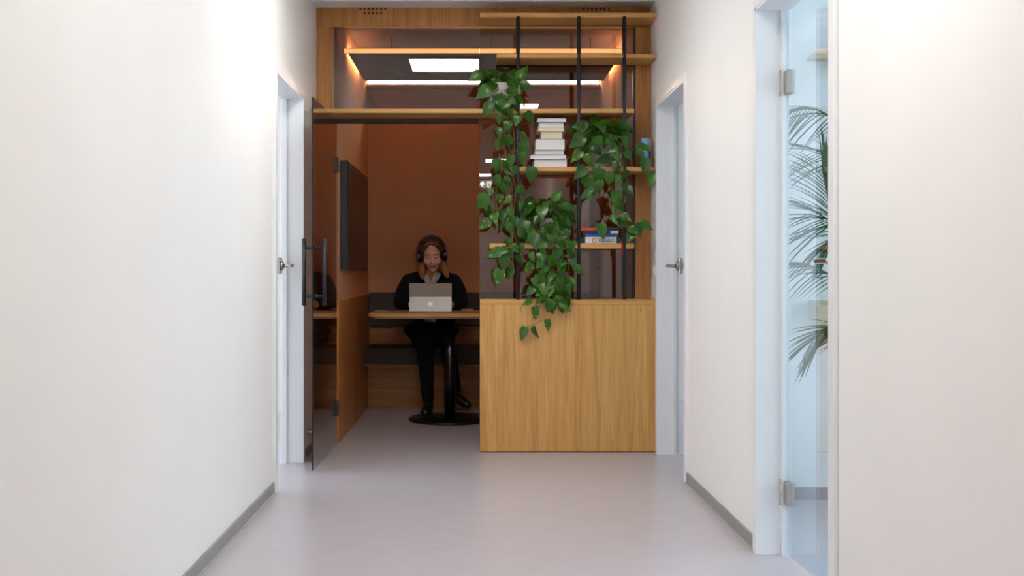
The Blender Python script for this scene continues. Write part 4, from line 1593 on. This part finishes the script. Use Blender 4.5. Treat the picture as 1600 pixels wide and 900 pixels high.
a = at(858, 0, YP)
pothos('bushy pothos on the lowest shelf, thick vines falling over the oak cabinet', (a.x, YP, SH['s5'] + .0005), pot(.066, .080, .15, 'pot_grey'),
       (852, 332, 34, 26, .15), 52,
       [([(842, 365, YV), (838, 400, YV), (842, 440, YV), (838, 470, YV)], 13, .040),
        ([(855, 365, YV), (858, 410, YV), (855, 450, YV), (862, 480, YV)], 15, .042),
        ([(870, 365, YV), (872, 400, YV), (876, 440, YV), (870, 475, YV)], 15, .042),
        ([(882, 360, YV), (890, 385, YV), (890, 410, YV), (884, 440, YV), (880, 470, YV)], 13, .035),
        ([(864, 370, 6.28), (866, 410, 6.28), (862, 450, 6.28), (868, 480, 6.28)], 14, .05),
        ([(842, 440, YV), (837, 480, YV), (832, 500, YV), (831, 511, YV)], 2, .012)],
       [(821, 512, YV, -.35, 1, 22, 3, (831, 511, YV)), (855, 500, YV, .15, 1, 17, 4, (832, 510, YV)), (836, 480, YV, .1, 1, 20, 4, (838, 470, YV)),
        (866, 312, YV, .5, -.9, 22, 1, (858, 325, 6.34)), (880, 322, YV, 1, .15, 22, 1, (868, 325, 6.34)), (822, 345, YV, -.5, .8, 26, 0, (838, 340, 6.34)),
        (838, 365, YV, -.8, .5, 22, 2, (845, 355, 6.34)), (886, 380, YV, .5, .6, 20, 4, (872, 382, YV))], 37, .080)

# ------------------------------------------------------------------ palm room
random.seed(5)
PX, PY = 1.86, 4.5
pm = thing('potted_palm', 'tall feathery palm in a pot behind the near right glass door', 'plant', (PX, PY, 0))
bm = bmesh.new()
add_lathe(bm, (PX, PY, 0), [(.13, .0), (.14, .01), (.18, .36), (.18, .38), (.165, .38), (.16, .34)], 36)
link('pot', bm, 'pot_grey', pm)
bm = bmesh.new()
add_lathe(bm, (PX, PY, .335), [(.155, 0), (.155, .006), (.001, .01)], 24)
link('soil', bm, 'soil', pm)


def leaflet_mesh():
    n_ = 7
    verts, faces = [], []
    for k in range(n_ + 1):
        t = k / n_
        w = .021 * math.sin(math.pi * min(1, .12 + t * .9)) ** .8 if k < n_ else .0
        zc = -.32 * t * t
        verts += [(-w, t, zc + w * .5), (0, t, zc), (w, t, zc + w * .5)]
    for k in range(n_):
        a_ = 3 * k
        faces += [(a_, a_ + 1, a_ + 4, a_ + 3), (a_ + 1, a_ + 2, a_ + 5, a_ + 4)]
    me_ = bpy.data.meshes.new('leaflet')
    me_.from_pydata(verts, [], faces)
    me_.update()
    me_.materials.append(M['palm_green'])
    for p_ in me_.polygons:
        p_.use_smooth = True
    return me_


LEAFLET = leaflet_mesh()
fronds = [([(1352, 330, 4.5), (1322, 205, 4.5), (1290, 178, 4.48), (1262, 168, 4.46), (1236, 172, 4.44)], .20, 15, (-.55, 0, -1)),
          ([(1352, 340, 4.55), (1325, 265, 4.55), (1298, 246, 4.55), (1272, 238, 4.55)], .20, 10, (-1, 0, -.25)),
          ([(1350, 420, 4.45), (1318, 355, 4.45), (1296, 345, 4.42), (1276, 332, 4.4)], .26, 14, (-1, -.1, -.2)),
          ([(1330, 430, 4.5), (1305, 350, 4.5), (1292, 300, 4.5), (1284, 262, 4.5)], .20, 16, (-.5, 0, 1)),
          ([(1350, 470, 4.5), (1318, 442, 4.5), (1288, 425, 4.47), (1256, 412, 4.45), (1234, 410, 4.44)], .17, 15, (-.7, 0, -.8)),
          ([(1350, 560, 4.5), (1322, 520, 4.48), (1298, 514, 4.46), (1270, 532, 4.44)], .21, 18, (-.6, 0, -.8)),
          ([(1350, 400, 4.6), (1318, 372, 4.6), (1298, 378, 4.6), (1280, 395, 4.6)], .16, 12, (-.6, 0, -1)),
          ([(1360, 300, 4.5), (1380, 150, 4.5), (1420, 110, 4.5), (1470, 130, 4.5)], .22, 16, (.5, 0, -1)),
          ([(1360, 420, 4.5), (1400, 330, 4.5), (1440, 320, 4.5), (1490, 360, 4.5)], .22, 16, (.5, 0, -1))]
for pts, ln, nl, bias in fronds:
    path = smoothpath([Vector((PX + random.uniform(-.03, .03), PY, .40))] + [at(*q) for q in pts], 8)
    bm = bmesh.new()
    add_tube(bm, path, [.008 - .006 * i / (len(path) - 1) for i in range(len(path))], 7)
    fr_ = link('frond', bm, 'palm_stem', pm)
    i0 = int(len(path) * .42)
    for k in range(nl):
        i = i0 + (len(path) - 1 - i0) * k / (nl - 1)
        ii = min(int(i), len(path) - 2)
        p0 = path[ii].lerp(path[ii + 1], i - ii)
        tg = (path[ii + 1] - path[ii]).normalized()
        for s_ in (-1, 1):
            side = Vector(bias) * .55 + Vector((0, s_ * .35, 0)) + tg * .9 + Vector((random.uniform(-.1, .1), 0, random.uniform(-.12, .12) - .25 * (s_ > 0)))
            side += tg.cross(Vector((0, 1, 0))) * s_ * .45
            side.normalize()
            nr = Vector((0, -.6, .8))
            nr = (nr - side * nr.dot(side)).normalized()
            xa = side.cross(nr).normalized()
            rot = Matrix((xa, side, nr)).transposed()
            t = k / (nl - 1)
            sz = ln * (.75 + .5 * math.sin(math.pi * t)) * random.uniform(.85, 1.1)
            if p0.x + side.x * sz < 1.26:
                sz = max(.03, (p0.x - 1.26) / max(.05, -side.x))
            o_ = bpy.data.objects.new('leaflet', LEAFLET)
            C.objects.link(o_)
            o_.parent = fr_
            o_.matrix_local = Matrix.Translation(p0 - wpos(fr_)) @ rot.to_4x4() @ Matrix.Diagonal((sz * .9, sz, sz, 1))

# pale boards on the back wall of the palm room
for (v0, v1, lab) in ((80, 88, 'pale wooden board high on the back wall of the palm room'), (470, 500, 'pale wooden ledge on the back wall behind the palm')):
    a, b_ = at(1276, v0, RB - .12), at(1560, v1, RB - .12)
    t = thing('wall_board', lab, 'shelf', ((a.x + b_.x) / 2, RB - .1, b_.z))
    box('board', a.x, b_.x, RB - .16, RB - .0005, b_.z, a.z, 'oak_pale', t, .002)
    for x in (a.x + .2, b_.x - .2):
        box('bracket', x - .012, x + .012, RB - .12, RB - .001, b_.z - .06, b_.z - .0002, 'steel', t, .001)
